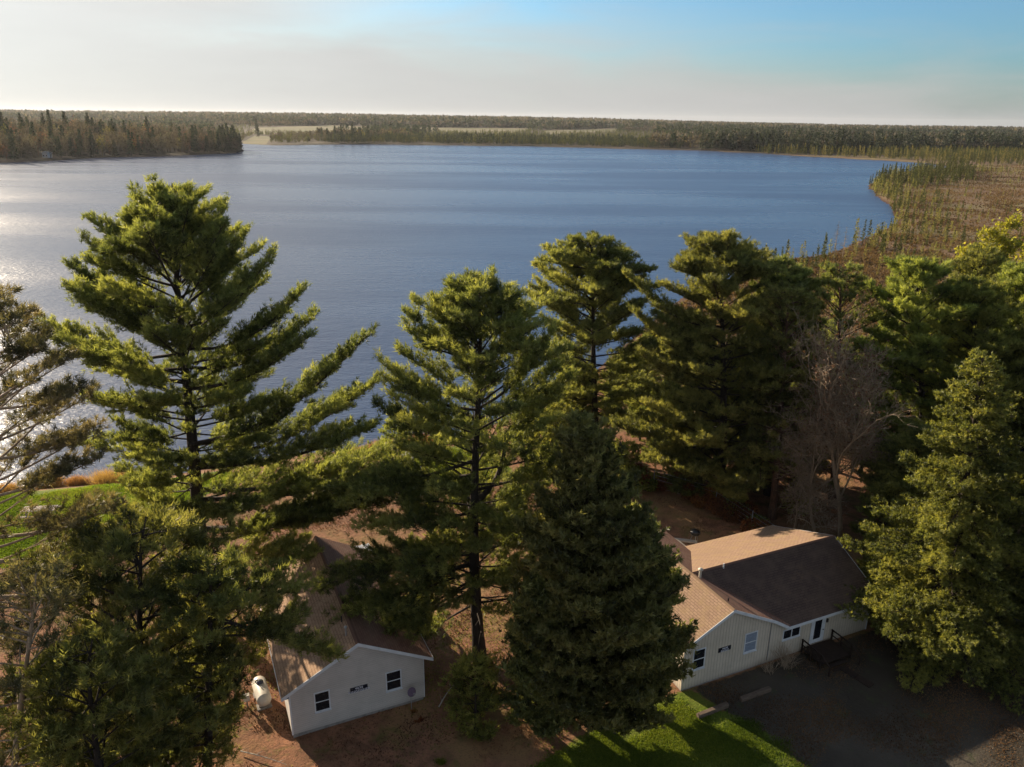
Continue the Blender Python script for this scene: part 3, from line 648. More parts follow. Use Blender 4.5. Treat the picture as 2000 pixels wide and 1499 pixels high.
MB().tube([(4.1, 4.1, 5.6), (4.1, 4.1, 6.45)], .10, 12).lathe((4.1, 4.1, 6.40), [(0, .10), (.02, .19), (.10, .19), (.20, .05)], 14).build('chimney_pipe', M_tank, c2)
MB().tube([(4.15, .9, 5.6), (4.15, .9, 5.98)], .05, 8).build('vent_pipe', M_black, c2)
MB().tube([(6.6, 4.5, 5.7), (6.6, 4.5, 6.12)], .05, 8).build('vent_pipe', M_trim, c2)
MB().tube([(7.6, -.05, 3.55), (7.6, -.05, .3)], .03, 8).build('cable_conduit', M_metal, c2)
fl = MB(); 
for i in range(10):
    a = ax_+.1+(wr-ax_-.2)*0; 
px_ = [(x, yv(x), zw(x)+.012) for x in np.linspace(ax_+.3, 8.7, 12)]
fl = MB(); fl.tube([(p[0], p[1], p[2]+.01) for p in px_], .05, 4); fl.build('valley_flashing', M_sh2, c2)
porch(c2, .5, 7.6, 13.62, 16.4, 3.35, 2.85)
# stoop in front of the white door
st_ = empty('door_stoop', C0+EX*12.3, CA); tag(st_, 'dark wooden stoop with two handrails in front of the white door', 'stoop')
g = MB()
for i in range(13): g.box((-1.5, -.15-.155*i-.14, .42), (1.45, -.15-.155*i, .46))
g.build('landing', M_dwood, st_)
g = MB(); 
for k in range(2): g.box((-.8, -2.5-.30*k, .26-.17*k-.04), (.8, -2.2-.30*k, .26-.17*k))
g.build('step', M_dwood, st_)
for sx in (-1.5, 1.45):
    g = MB(); g.box((sx-.06, -2.1, 1.22), (sx+.06, -.12, 1.28)); g.box((sx-.03, -2.1, .78), (sx+.03, -.12, .84))
    for yy in (-2.08, -1.1, -.2): g.box((sx-.05, yy-.05, -.1), (sx+.05, yy+.05, 1.22))
    g.prism([(sx-.06, -2.1, 1.28), (sx+.06, -2.1, 1.28), (sx+.06, -3.0, .75), (sx-.06, -3.0, .75)], (0, 0, -.06)); g.box((sx-.05, -3.0, -.1), (sx+.05, -2.9, .72))
    g.build('handrail', M_dwood, st_)

# ------------------------------------------------------------------ propane tank
T0 = A0+EX*-1.35+EY*4.35
tk = empty('propane_tank', T0, CA+R(90)+R(4)); tag(tk, 'cream propane tank with a dark dome lid lying beside the grey cabin', 'tank')
hl, rr = 1.15, .56
pf = [(-hl-.36, .02), (-hl-.34, .18), (-hl-.25, .36), (-hl-.12, .49), (-hl, .555)]+[(-hl+.02, rr), (hl-.02, rr)]+[(hl, .555), (hl+.12, .49), (hl+.25, .36), (hl+.34, .18), (hl+.36, .02)]
MB().lathe((0, 0, .92), pf, 32, (1, 0, 0)).build('shell', M_tank, tk, smooth_=True)
MB().lathe((.35, 0, 1.40), [(0, .27), (.14, .27), (.24, .22), (.29, .10), (.30, .01)], 20).build('dome_lid', M_tankd, tk, smooth_=True)
MB().tube([(-.35, 0, 1.46), (-.35, 0, 1.58)], .05, 8).build('valve', M_metal, tk)
for x in (-.75, .75):
    MB().prism([(x-.06, -.42, .12), (x-.06, .42, .12), (x-.06, .36, .62), (x-.06, -.36, .62)], (.12, 0, 0)).build('leg', M_tank, tk)
    MB().box((x-.35, -.55, -.02), (x+.35, .55, .12)).build('concrete_pad', M_conc, tk)
tk.scale = (.86,)*3
u_ = empty('utility_box', A0+EX*-2.35+EY*4.1, CA); tag(u_, 'small pale utility box on a post left of the propane tank', 'utility box')
MB().box((-.2, -.16, .55), (.2, .16, 1.0)).build('box', M_tank, u_, bevel=.02); MB().box((-.05, -.05, -.2), (.05, .05, .55)).build('post', M_wood, u_)
# satellite dish on its pole in front of the grey gable
sd_ = empty('satellite_dish', A0+EX*7.76+EY*-.55, CA); tag(sd_, 'small mauve-grey satellite dish on a pole before the grey gable wall', 'satellite dish')
MB().tube([(0, 0, -.2), (0, 0, 1.35)], .03, 8).build('pole', M_metal, sd_)
M_dish = plain('mauve_dish_paint', (.16, .11, .17), (.12, .09, .13), 3, .6)
MB().lathe((0, -.06, 1.55), [(0, .02), (.02, .16), (.07, .30), (.09, .31), (.05, .16), (.03, .01)], 20, (.2, -1, .45)).build('dish', M_dish, sd_, smooth_=True)
MB().tube([(0, -.06, 1.35), (.1, -.42, 1.5), (.1, -.45, 1.62)], .015, 6).box((.05, -.5, 1.6), (.15, -.4, 1.7)).build('feed_arm', M_metal, sd_)

# ------------------------------------------------------------------ yard things
def picnic(loc, rz, label, Lg=2.7):
    o = empty('picnic_table', loc, rz); tag(o, label, 'picnic table')
    g = MB()
    for i in range(6): g.box((-Lg/2, -.55+.19*i, .90), (Lg/2, -.55+.19*i+.165, .95))
    g.build('table_top', M_ptab, o)
    for s_ in (-1, 1):
        g = MB()
        for i in range(2): g.box((-Lg/2, s_*.95-.17+.18*i, .52), (Lg/2, s_*.95-.17+.18*i+.155, .57))
        g.build('bench', M_ptab, o)
    for s_ in (-1, 1):
        x = s_*Lg*.34; g = MB(); g.box((x-.04, -1.05, .44), (x+.04, 1.05, .52)); g.box((x-.04, -.52, .82), (x+.04, .52, .90))
        for q in (-1, 1): g.prism([(x-.04, q*.35, .9), (x-.04, q*.50, .9), (x-.04, q*.95, -.05), (x-.04, q*.80, -.05)], (.08, 0, 0))
        g.build('leg_frame', M_wood, o)
M_ptab = plain('sun_bleached_planks', (.46, .40, .35), (.32, .28, .25), 2.5, .8, .2, .3, .01, sc=(1, 8, 8))
p_ = G(80, 1009, 0); p_[2] = gz(p_[0], p_[1]); picnic(p_, R(8), 'bleached wooden picnic table on the green lawn near the shore', 3.1)
p_ = G(78, 1138, 0); p_[2] = gz(p_[0], p_[1]); picnic(p_, R(-58), 'slatted wooden picnic table on the worn ground, nearer the trees', 3.0)
def timber(p0, p1, w_, h_, name, label, mat_=M_timber, group=None):
    p0 = np.array(p0); p1 = np.array(p1); v = p1-p0; Ln = np.linalg.norm(v[:2]); o = MB()
    o.box((0, -w_/2, -.05), (Ln*.5-.01, w_/2, h_)).box((Ln*.5+.01, -w_/2+.01, -.05), (Ln, w_/2+.02, h_-.01))
    b = o.build(name, mat_, None, bevel=.02); b.location = tuple(p0); b.rotation_euler = (0, 0, math.atan2(v[1], v[0])); tag(b, label, 'timber', group)
timber(G(1362, 1402), G(1421, 1379), .30, .26, 'landscape_timber', 'squared timber edging with its near end in the sunlit lawn')
timber(G(1446, 1369), G(1504, 1348), .30, .24, 'landscape_timber', 'squared timber edging lying in the cabin shadow, farther from the lawn')
timber(G(1644, 1306), G(1702, 1342), .62, .12, 'plank_walk', 'dark plank walk lying on the gravel before the cream cabin', M_dwood)
timber(G(1258, 1047)*[1, 1, 0], G(1362, 1060)*[1, 1, 0], .5, .1, 'plank_walk', 'pale board walk behind the cream cabin leading to the black grill', M_ptab)
kg = empty('kettle_grill', G(1356, 1060), R(30)); tag(kg, 'round black kettle grill standing behind the cream cabin roof', 'grill')
MB().lathe((0, 0, .75), [(0, .10), (.06, .28), (.18, .42), (.32, .47)], 20).build('bowl', M_black, kg, smooth_=True)
MB().lathe((0, 0, 1.08), [(0, .48), (.12, .44), (.26, .28), (.32, .06)], 20).build('lid', M_black, kg, smooth_=True)
for a in (0, 2.09, 4.19): MB().tube([(.2*math.cos(a), .2*math.sin(a), .82), (.48*math.cos(a), .48*math.sin(a), 0)], .02, 6).build('leg', M_metal, kg)
# shore: white bench, timber-edged patch, thin white post
b_ = G(796, 900); b_[2] = gz(*b_[:2]); bn = empty('shore_bench', b_, R(-50)); tag(bn, 'small white bench at the corner of the sandy patch by the water', 'bench')
MB().box((-.9, -.22, .42), (.9, .22, .48)).build('seat', M_panel, bn); MB().box((-.9, .22, .5), (.9, .27, .92)).build('backrest', M_panel, bn)
for x in (-.75, .75): MB().box((x-.04, -.2, -.05), (x+.04, .25, .42)).build('leg', M_panel, bn)
q0, q1 = G(799, 905), G(783, 922); q0[2] = gz(*q0[:2]); q1[2] = gz(*q1[:2]); timber(q0, q1, .2, .15, 'edging_board', 'weathered edging board along the sandy patch by the water', M_ptab)
b_ = G(823, 941); b_[2] = gz(*b_[:2]); o = MB().tube([(0, 0, -.2), (0, 0, 1.9)], .05, 8).lathe((0, 0, 1.88), [(0, .05), (.04, .08), (.09, .02)], 10).build('white_post', M_panel); o.location = tuple(b_); tag(o, 'thin white post standing in the grass near the shore', 'post')
b_ = G(590, 1122, 0); o = MB().box((-.25, -.25, -.1), (.25, .25, .75)).box((-.3, -.3, .75), (.3, .3, .82)).build('utility_cabinet', M_panel, bevel=.02); o.location = tuple(b_); tag(o, 'small white cabinet on the ground behind the grey cabin', 'cabinet')
# wire fence at the wood's edge
fn = empty('wire_fence', (0, 0, 0)); tag(fn, 'thin wire fence with steel posts along the edge of the woods', 'fence')
fp = [G(1335, 972), G(1397, 990), G(1466, 1037)]; fp = [fp[0]+(fp[0]-fp[1])]+fp+[fp[2]+(fp[2]-fp[1])*1.1]
for i, q in enumerate(fp):
    pt = MB().tube([(q[0], q[1], -.3), (q[0], q[1], 2.2)], .045, 6); pt.build('post', M_metal, fn)
for zz in (.3, .75, 1.2, 1.65, 2.1): MB().tube([(q[0], q[1], zz) for q in fp], .012, 4).build('wire', M_metal, fn)

# ------------------------------------------------------------------ near trees
def zfr(px, py, b, t): return float(np.clip((PY(px, py, b[1])[2]-b[2])/(t[2]-b[2]), 0, .98))
def hero(name, bp, tpx, prof, style, mats, label, cat, seed, lim=(), **k):
    b = G(*bp); b[2] = gz(b[0], b[1]); t = PY(tpx[0], tpx[1], b[1]+k.pop('dy', 0))
    ls = [(zfr(sx, sy, b, t), PY(ex, ey, b[1]+dy), cv, wf) for (sx, sy, ex, ey, dy, cv, wf) in lim]
    if k.get('fork'): f = k['fork']; k['fork'] = (zfr(*f[0], b, t), PY(*f[1], b[1]+.5))
    return tree(name, b, t, prof, style, mats, label, cat, seed, limbs=ls, **k), b, t
big, bT1, tT1 = hero('white_pine', (402, 1200), (336, 358),
    [(.1, 6), (.25, 8), (.4, 7.2), (.55, 5.8), (.66, 6.2), (.78, 5.6), (.86, 4.4), (.92, 2.7), (.97, 1.4), (1, .4)], 'white', WP,
    'tallest white pine, with spreading tiered limbs, standing left against the lake', 'pine tree', 11,
    lim=[(345, 520, 262, 375, 0, .08, .9), (345, 560, 168, 468, -1, .10, .8), (345, 600, 140, 520, 2, .12, .8), (350, 640, 150, 560, 1, .12, .8), (352, 690, 80, 625, 0, .16, .9), (355, 720, 110, 665, -3, .12, .8), (358, 745, 190, 700, 3, .05, .7),
         (345, 560, 440, 400, 0, .10, .9), (345, 600, 480, 455, 1, .12, .9), (350, 640, 530, 500, -1, .14, .9), (352, 680, 590, 570, 0, .16, .9), (355, 720, 612, 618, 2, .16, .9), (358, 760, 600, 660, -2, .10, .7),
         (372, 870, 718, 655, 0, .12, .75), (375, 905, 735, 745, 1.5, .10, .75), (378, 920, 725, 835, -1.5, .06, .75), (382, 960, 760, 880, 2, .08, .8), (385, 985, 790, 905, -1, .05, .7), (388, 1040, 830, 945, -3, .05, .7),
         (372, 850, 262, 790, 0, .04, .8), (378, 930, 235, 860, 1, .05, .8), (385, 1000, 255, 960, -2, .05, .8), (390, 1060, 560, 1010, -3, .06, .9), (390, 1060, 640, 1010, 2, .04, .8), (395, 1080, 610, 1090, -5, .02, .9), (390, 1040, 280, 1040, -4, .02, .9), (392, 1040, 700, 985, -2, .04, .9), (370, 800, 470, 770, -4, .03, .9), (370, 790, 300, 790, -4, .03, .9), (372, 850, 470, 850, 3, .03, .9), (378, 900, 320, 900, -4, .03, .9), (378, 900, 480, 905, -4, .03, .9), (384, 960, 300, 960, 3, .03, .9), (388, 1000, 480, 1000, -7, .02, 1), (388, 1000, 320, 1010, -7, .02, 1)],
    crown0=.30, leaders=22, lsp=1.3, dens=1.15, skip=.10, r0=.58, stub=4, asym=lambda az, z: (.35 if (.22 < z < .62 and abs(math.sin(az+.80)) < .62) else 1.0))
hero('white_pine', (275, 1600), (285, 1010), [(.2, 5.5), (.4, 6.6), (.65, 5.6), (.85, 3.8), (.95, 2.2), (1, .8)], 'white', WP,
    'wispy white pine in the lower left foreground, seen from above', 'pine tree', 21, crown0=.15, skip=.14, dens=.85, lim=[(300, 1300, 455, 1150, 0, .08, .9), (300, 1350, 140, 1230, 1, .08, .9), (300, 1380, 480, 1330, 0, .05, .9)])
hero('white_pine', (400, 1620), (425, 1090), [(.2, 3.4), (.45, 4.0), (.7, 3.7), (.85, 2.8), (1, .8)], 'white', WP,
    'white pine whose limbs overhang the left corner of the grey cabin roof', 'pine tree', 23, crown0=.2, skip=.12, asym=lambda az, z: (.42 if (math.cos(az) > .25 and z < .72) else 1.0), lim=[(415, 1230, 600, 1190, 3, .03, .8), (420, 1180, 560, 1110, 2, .03, .9), (420, 1200, 600, 1140, 4, .02, .9), (420, 1200, 655, 1275, 4, .02, .8), (415, 1240, 560, 1240, 1, .0, .8)])
hero('white_pine', (215, 1800), (180, 1250), [(.2, 4), (.5, 4.6), (.8, 3.2), (1, .8)], 'white', WP,
    'dense white pine filling the bottom left corner of the view', 'pine tree', 27, crown0=.12, skip=.1, dens=.9)
hero('red_pine', (-55, 1520), (-35, 575), [(.3, 5.0), (.5, 6.4), (.7, 6.2), (.85, 4.8), (.95, 2.8), (1, .8)], 'red', (M_barkg, M_rpine),
    'brownish red pine with tufted bare limbs at the left edge', 'pine tree', 31, crown0=.34, skip=.0, r0=.30, dens=1.25, leaders=5,
    lim=[(45, 800, 170, 760, 0, .05, .8), (45, 900, 190, 850, 1, .05, .8), (45, 980, 185, 900, 0, .05, .8), (48, 1100, 330, 1060, 2, .04, .7), (48, 1060, 230, 990, -1, .05, .7), (50, 1180, 420, 1130, 1, .03, .7), (50, 1150, 150, 1130, -2, .04, .7)], stub=10)
hero('red_pine', (-330, 1420), (-260, 640), [(.3, 4.0), (.6, 4.6), (.85, 3.4), (1, .8)], 'red', (M_barkr, M_rpine),
    'second red pine, its crown cut off by the left edge', 'pine tree', 33, crown0=.25, skip=.1, r0=.34)
hero('red_pine', (35, 1800), (70, 1120), [(.2, 3.2), (.5, 3.6), (.8, 2.8), (1, .8)], 'red', (M_barkg, M_rpine), 'low dark red pine in the bottom left corner, under the table', 'pine tree', 35, crown0=.15, skip=.0, r0=.2, dens=1.3, stub=8)
hero('white_pine', (937, 1292), (928, 540), [(.15, 3.4), (.3, 5.6), (.45, 6.4), (.6, 6.2), (.72, 5.4), (.82, 4.4), (.92, 2.9), (.97, 1.6), (1, .6)], 'white', WP,
    'tall white pine with dark trunk in the centre, between the two cabins', 'pine tree', 41,
    lim=[(935, 700, 792, 640, 0, .12, .85), (935, 720, 852, 590, -1, .12, .8), (936, 800, 745, 708, 0, .14, .85), (936, 860, 740, 790, 2, .10, .85), (936, 900, 690, 960, 1, .02, .8), (936, 930, 640, 955, 3, .03, .8), (937, 1000, 700, 1030, -2, .02, .8),
         (937, 1080, 700, 1110, -1, -.02, .9), (937, 1150, 690, 1290, -1.5, -.04, 1.0), (937, 1130, 760, 1230, -3, -.02, 1.0), (937, 1180, 800, 1250, 1, .0, .9), (937, 1060, 630, 1150, -3, -.02, 1.0), (937, 1100, 655, 1215, -3, -.03, 1.1), (937, 1120, 730, 1190, -4, -.02, 1.1), (937, 1140, 740, 1250, -3.5, -.02, 1.1), (937, 1050, 790, 1130, -5, 0, 1.1),
         (937, 800, 1085, 640, 0, .12, .8), (937, 880, 1110, 740, 1, .10, .8), (937, 960, 1120, 880, -1, .06, .8), (937, 1080, 1120, 1010, -2, .02, .8), (937, 1180, 1090, 1160, -2, .0, .8)],
    crown0=.20, leaders=12, skip=.06, dens=1.1, r0=.46, fork=((945, 985), (990, 840)), stub=12)
E1 = hero('white_pine', (1165, 890), (1150, 458), [(.1, 4.5), (.3, 6.2), (.5, 7.4), (.7, 7.4), (.83, 6.2), (.92, 4.4), (.97, 2.4), (1, .6)], 'white', WP,
    'dense dark white pine on the shore, right of the centre pine', 'pine tree', 51, crown0=.14, leaders=16, skip=.02, dens=1.3, r0=.42,
    lim=[(1155, 600, 1258, 540, 0, .1, .8), (1155, 640, 1045, 545, 0, .1, .8)])
E2 = hero('white_pine', (1405, 972), (1408, 455), [(.06, 6.4), (.2, 8.4), (.5, 8.0), (.65, 7.0), (.8, 5.4), (.92, 3.6), (.97, 2.0), (1, .6)], 'white', WP,
    'broad white pine with feathered tiers, above the back of the cream cabin', 'pine tree', 53, crown0=.05, leaders=16, skip=.03, dens=1.25, r0=.45,
    lim=[(1405, 640, 1228, 540, 0, .14, .85), (1405, 700, 1240, 610, -2, .14, .85), (1405, 760, 1250, 690, -3, .12, .9), (1405, 820, 1260, 790, -4, .08, .9), (1405, 870, 1200, 830, -3, .06, .9), (1405, 900, 1260, 900, -4, .03, .9)])
T8 = hero('red_pine', (1508, 1012), (1540, 560), [(.25, 3.6), (.5, 4.4), (.75, 3.8), (.92, 2.4), (1, 1.0)], 'tuft', (M_barkr, M_wpine),
    'tufted pine with reddish bare lower trunk, directly behind the brown roof corner', 'pine tree', 61, crown0=.22, leaders=3, skip=.03, dens=1.3, r0=.36, stub=8,
    lim=[(1530, 820, 1430, 900, -3, 0, .9), (1530, 860, 1440, 970, -4, -.02, .9)])
hero('red_pine', (1625, 990), (1640, 515), [(.2, 4.2), (.5, 4.8), (.8, 3.6), (1, 1.2)], 'tuft', (M_barkr, M_wpine), 'dark tufted pine behind the two bare trees', 'pine tree', 62, crown0=.15, leaders=3, skip=.03, dens=1.3, dy=2)
hero('white_pine', (1500, 965), (1532, 505), [(.2, 4.2), (.5, 4.6), (.8, 3.4), (1, .8)], 'white', WP, 'pointed dark pine just right of the broad feathered pine', 'pine tree', 63, crown0=.15, leaders=6, skip=.02, dens=1.35)
hero('white_pine', (1800, 1010), (1782, 500), [(.1, 6.4), (.35, 7.2), (.55, 6.4), (.75, 5.0), (.88, 2.8), (.96, 1.4), (1, .4)], 'white', (M_bark, M_wpine2),
    'bright green white pine with stacked cloud tiers, left of the yellow birch', 'pine tree', 71, crown0=.12, leaders=10, skip=.03, dens=1.3, r0=.4,
    lim=[(1790, 720, 1668, 665, -2, .10, .9), (1790, 830, 1672, 800, -3, .04, .9), (1790, 880, 1700, 850, -4, .02, .9), (1790, 640, 1700, 560, 0, .12, .9)])
hero('white_pine', (1905, 1030), (1893, 545), [(.1, 6.2), (.4, 6.8), (.7, 5.2), (.88, 2.7), (.96, 1.4), (1, .4)], 'white', (M_bark, M_wpine2), 'bright green white pine directly behind the tip of the spruce', 'pine tree', 73, crown0=.1, leaders=10, skip=.03, dens=1.3)
hero('white_pine', (2010, 1010), (1985, 515), [(.1, 6.2), (.4, 6.8), (.7, 5.2), (.88, 2.7), (.96, 1.4), (1, .4)], 'white', (M_bark, M_wpine2), 'bright green white pine at the right edge under the birch', 'pine tree', 75, crown0=.1, leaders=10, skip=.03, dens=1.2)
hero('spruce', (1835, 1262), (1921, 690), [(.02, 6.6), (.15, 7.6), (.3, 7.0), (.5, 5.2), (.7, 3.3), (.85, 1.9), (.95, 1.0), (1, .4)], 'spruce', (M_bark, M_spruce),
    'big olive green spruce cone beside the gravel at the right', 'spruce tree', 81, crown0=.06, leaders=1, skip=.02, dens=1.15, r0=.38, lim=[(1870, 1120, 1740, 1235, -3, 0, .8), (1870, 1150, 1985, 1385, -7, 0, .9), (1850, 1150, 1900, 1330, -7, 0, .9)])
hero('spruce', (2120, 1300), (2075, 640), [(.02, 5.6), (.2, 6.0), (.5, 4.6), (.8, 2.2), (1, .4)], 'spruce', (M_bark, M_spruce), 'dark spruce mostly cut off by the right edge', 'spruce tree', 83, crown0=.05, leaders=1, skip=.02, r0=.34)
hero('young_pine', (1090, 950), (1090, 790), [(.1, 3.6), (.5, 3.0), (.8, 1.8), (1, .4)], 'young', (M_bark, M_wpine2), 'sunlit yellow-green young pine behind the dark cedar tip', 'pine tree', 91, crown0=.1, leaders=2, skip=.02)
hero('young_pine', (1225, 950), (1212, 865), [(.1, 3.4), (.5, 2.8), (.8, 1.6), (1, .4)], 'young', (M_bark, M_wpine2), 'young pine with bright plumes, right of the dark cedar top', 'pine tree', 92, crown0=.08, leaders=2, skip=.02)
hero('young_pine', (1335, 935), (1330, 868), [(.1, 3.4), (.5, 2.8), (.8, 1.6), (1, .4)], 'young', (M_bark, M_wpine2), 'low bright young pine at the foot of the broad feathered pine', 'pine tree', 93, crown0=.08, leaders=2, skip=.02)
hero('young_pine', (772, 905), (770, 800), [(.1, 1.9), (.5, 1.6), (.8, .9), (1, .2)], 'young', (M_bark, M_wpine2), 'small pine standing alone at the waterline left of the centre pine', 'pine tree', 94, crown0=.08, leaders=1, skip=.02)
hero('young_pine', (930, 1425), (932, 1290), [(.02, 1.7), (.3, 2.1), (.7, 1.7), (1, .5)], 'young', (M_bark, M_wpine2), 'small sunlit bushy pine at the foot of the centre pine trunk', 'pine tree', 95, crown0=.04, leaders=3, skip=.0)
hero('young_pine', (1710, 1150), (1715, 1040), [(.1, 1.8), (.5, 1.4), (1, .3)], 'young', (M_bark, M_wpine2), 'small pine sapling between the cream cabin and the spruce', 'pine tree', 96, crown0=.08, leaders=1, skip=.0)
hero('young_pine', (1555, 1005), (1548, 925), [(.1, 1.6), (.5, 1.3), (1, .3)], 'young', (M_bark, M_wpine2), 'small pine sapling just behind the far roof edge of the cream cabin', 'pine tree', 97, crown0=.08, leaders=1, skip=.0)

# dark cedars
for bp_, tp__, pf_, lb_, sd_2, c0_ in [((1168, 1418), (1128, 822), [(.03, 3.6), (.12, 5.2), (.28, 5.3), (.45, 4.4), (.62, 3.2), (.8, 1.9), (.92, .8), (1, .2)], 'huge dark conical cedar in front of the cream cabin', 101, .05),
                                        ((1262, 1385), (1238, 1000), [(.15, 2.0), (.3, 2.6), (.5, 2.3), (.75, 1.5), (1, .3)], 'narrower cedar flank rising at the cream cabin side of the huge cedar', 102, .07),
                                        ((1060, 1430), (1065, 1130), [(.15, 2.2), (.3, 2.8), (.5, 2.3), (.8, 1.3), (1, .3)], 'short cedar at the centre pine side of the huge cedar', 103, .07)]:
    hero('cedar', bp_, tp__, pf_, 'cedar', (M_bark, M_cedar), lb_, 'cedar tree', sd_2, crown0=c0_, leaders=1, skip=.0, r0=.3)

# bare and just-leafing deciduous trees
def branching(rng, h, r0, levels=5, spread=.5, nch=(4, 6), up=.35, first=.35):
    W_ = Wood(); tips = []; 
    def rec(p, d, Ln, r, lv):
        m = 6; q = np.linspace(0, 1, m); b = rng.normal(size=3)*.10*Ln; P = p+q[:, None]*d*Ln+np.sin(q*math.pi)[:, None]*b+UP*(up*.12*Ln*q**2)[:, None]
        r1 = r*.62; W_.add(P, r*(1-q)+r1*q if lv else r*(1-q)+.004, 8 if lv > 3 else (5 if lv > 1 else 3))
        if lv == 0: tips.append((P[-1], unit(P[-1]-P[-2]))); return
        k = rng.integers(*nch)
        for i in range(k):
            s0 = rng.uniform(first if lv == levels else .3, 1); pb, tg = lerp_pts(P, np.array([s0])); dd = unit(tg[0]+rng.normal(size=3)*spread+UP*up*.5)
            rec(pb[0], dd, Ln*rng.uniform(.45, .68), r1*rng.uniform(.5, .75), lv-1)
        dd = unit(d+rng.normal(size=3)*.18+UP*.1); rec(P[-1], dd, Ln*.62, r1*.9, lv-1)
    rec(np.zeros(3), unit(np.array([rng.normal()*.05, rng.normal()*.05, 1])), h*.46, r0, levels)
    return W_, tips
def bare(name, bp, hgt, label, cat, seed, mats, leaves=0, lm=None, levels=5, r0=.22, spread=.5, up=.35, grp=None, loc=None, top=None, K=3, ll=.16, first=.35, twigs=True):
    rng = np.random.default_rng(seed); b = G(*bp) if loc is None else np.array(loc, float); b[2] = gz(b[0], b[1])-.1
    root = empty(name, b); tag(root, label, cat, grp)
    w_, tips = branching(rng, hgt, r0, levels, spread, (4, 7) if levels == 4 else (3, 5), up, first)
    Ct = np.array([p for p, d in tips]); Dt = np.array([d for p, d in tips])
    ln_ = np.zeros(3)
    if top: e = PY(top[0], top[1], b[1]); hgt = e[2]-b[2]; ln_ = np.array([e[0]-b[0], 0, 0])/hgt
    sc = hgt/max(Ct[:, 2].max(), .1); w_.V = [v*sc for v in w_.V]; Ct = Ct*sc; im = Ct[:, 2].argmax(); ln_ = ln_-np.array([Ct[im, 0], 0, 0])/hgt*.8
    w_.V = [v+v[:, 2:3]*ln_ for v in w_.V]; Ct = Ct+Ct[:, 2:3]*ln_
    if twigs:
        n = len(Ct); k = 3 if hgt > 6 else 4; C4 = np.repeat(Ct, k, 0); D4 = unit(np.repeat(Dt, k, 0)+rng.normal(size=(n*k, 3))*.8+UP*.2); l = rng.uniform(.4, 1.0, (n*k, 1))*min(1, hgt/10)
        w_.add(np.stack([C4, C4+D4*l*.5+rng.normal(size=C4.shape)*.04, C4+D4*l], 1), np.tile(np.array([[.016, .012, .005]])*(1 if hgt > 6 else .5), (n*k, 1)), 3)
        Ct = np.vstack([Ct, C4+D4*l*rng.uniform(.3, 1, (n*k, 1))]); Dt = np.vstack([Dt, D4])
    w_.build('branches', mats[0], root)
    if leaves:
        i = rng.integers(0, len(Ct), leaves); C = Ct[i]+rng.normal(size=(leaves, 3))*.22; V, F, tt = needles(C, Dt[i], rng, K, ll, ll*.65, 1.6, .5, .25); mk('leaves', V, F, lm, root, tint=tt)
    return root
bare('bare_tree', (1640, 1062), 22.0, 'taller bare grey tree with a few dry leaves among the dark pines', 'bare tree', 111, (M_barkg,), 2200, M_dleaf, 4, .24, .42, .6, top=(1638, 570))
bare('bare_tree', (1600, 1058), 17.0, 'lower bare tree with tangled pale twigs, left of the taller bare one', 'bare tree', 112, (M_barkg,), 500, M_dleaf, 4, .18, .6, .2, top=(1590, 700))
bare('bare_tree', (1550, 1040), 11, 'low bare tree with arching pale twigs above the roof corner', 'bare tree', 113, (M_barkg,), 0, None, 4, .12, .8, -.1, top=(1545, 840))
bare('birch', (1930, 830), 27, 'yellow-green birch just coming into leaf at the upper right edge', 'birch tree', 114, (M_barkw,), 24000, M_birch, 5, .24, .42, .5, K=3, ll=.34, top=(1968, 425))
bare('birch', (1985, 830), 24, 'lower yellow birch at the right edge beside the taller one', 'birch tree', 115, (M_barkw,), 20000, M_birch, 5, .22, .42, .5, K=3, ll=.34, top=(2010, 470))
def twiggy(loc, h, sp, n, label, seed):
    rng = np.random.default_rng(seed); w_ = Wood(); b = np.array([rng.normal(size=n)*.18, rng.normal(size=n)*.18, np.full(n, -.1)]).T; az = rng.uniform(0, 6.283, n); l = h*rng.uniform(.55, 1.05, n); o = np.stack([np.cos(az), np.sin(az), 0*az], 1)*(sp*rng.uniform(.1, 1, n))[:, None]
    q = np.linspace(0, 1, 5)[None, :, None]; P = b[:, None]+q**1.4*o[:, None]+UP*q*l[:, None, None]+rng.normal(size=(n, 5, 3))*.03; w_.add(P, np.tile(np.array([[.022, .018, .014, .010, .004]]), (n, 1)), 3)
    for k in range(2):
        f = rng.integers(1, 4, n); p0 = P[np.arange(n), f]; e = p0+unit(rng.normal(size=(n, 3))*.6+UP+o/sp*.6)*(h*.3*rng.uniform(.5, 1, n))[:, None]; w_.add(np.stack([p0, (p0+e)/2, e], 1), np.tile(np.array([[.010, .008, .003]]), (n, 1)), 3)
    ob = mk('bare_shrub', np.vstack(w_.V), np.vstack(w_.F), M_barkg); ob.location = tuple(loc); tag(ob, label, 'shrub')
twiggy(C0+EX*8.7+EY*-.9, 1.9, 1.3, 60, 'leafless shrub against the cream cabin wall under the wide window', 121)
twiggy(C0+EX*7.2+EY*-.8, 1.2, .8, 30, 'smaller leafless shrub along the cream cabin wall beside the conduit', 123)
twiggy(G(1785, 1278), 1.5, .8, 40, 'small leafless grey shrub on the gravel under the spruce', 122)

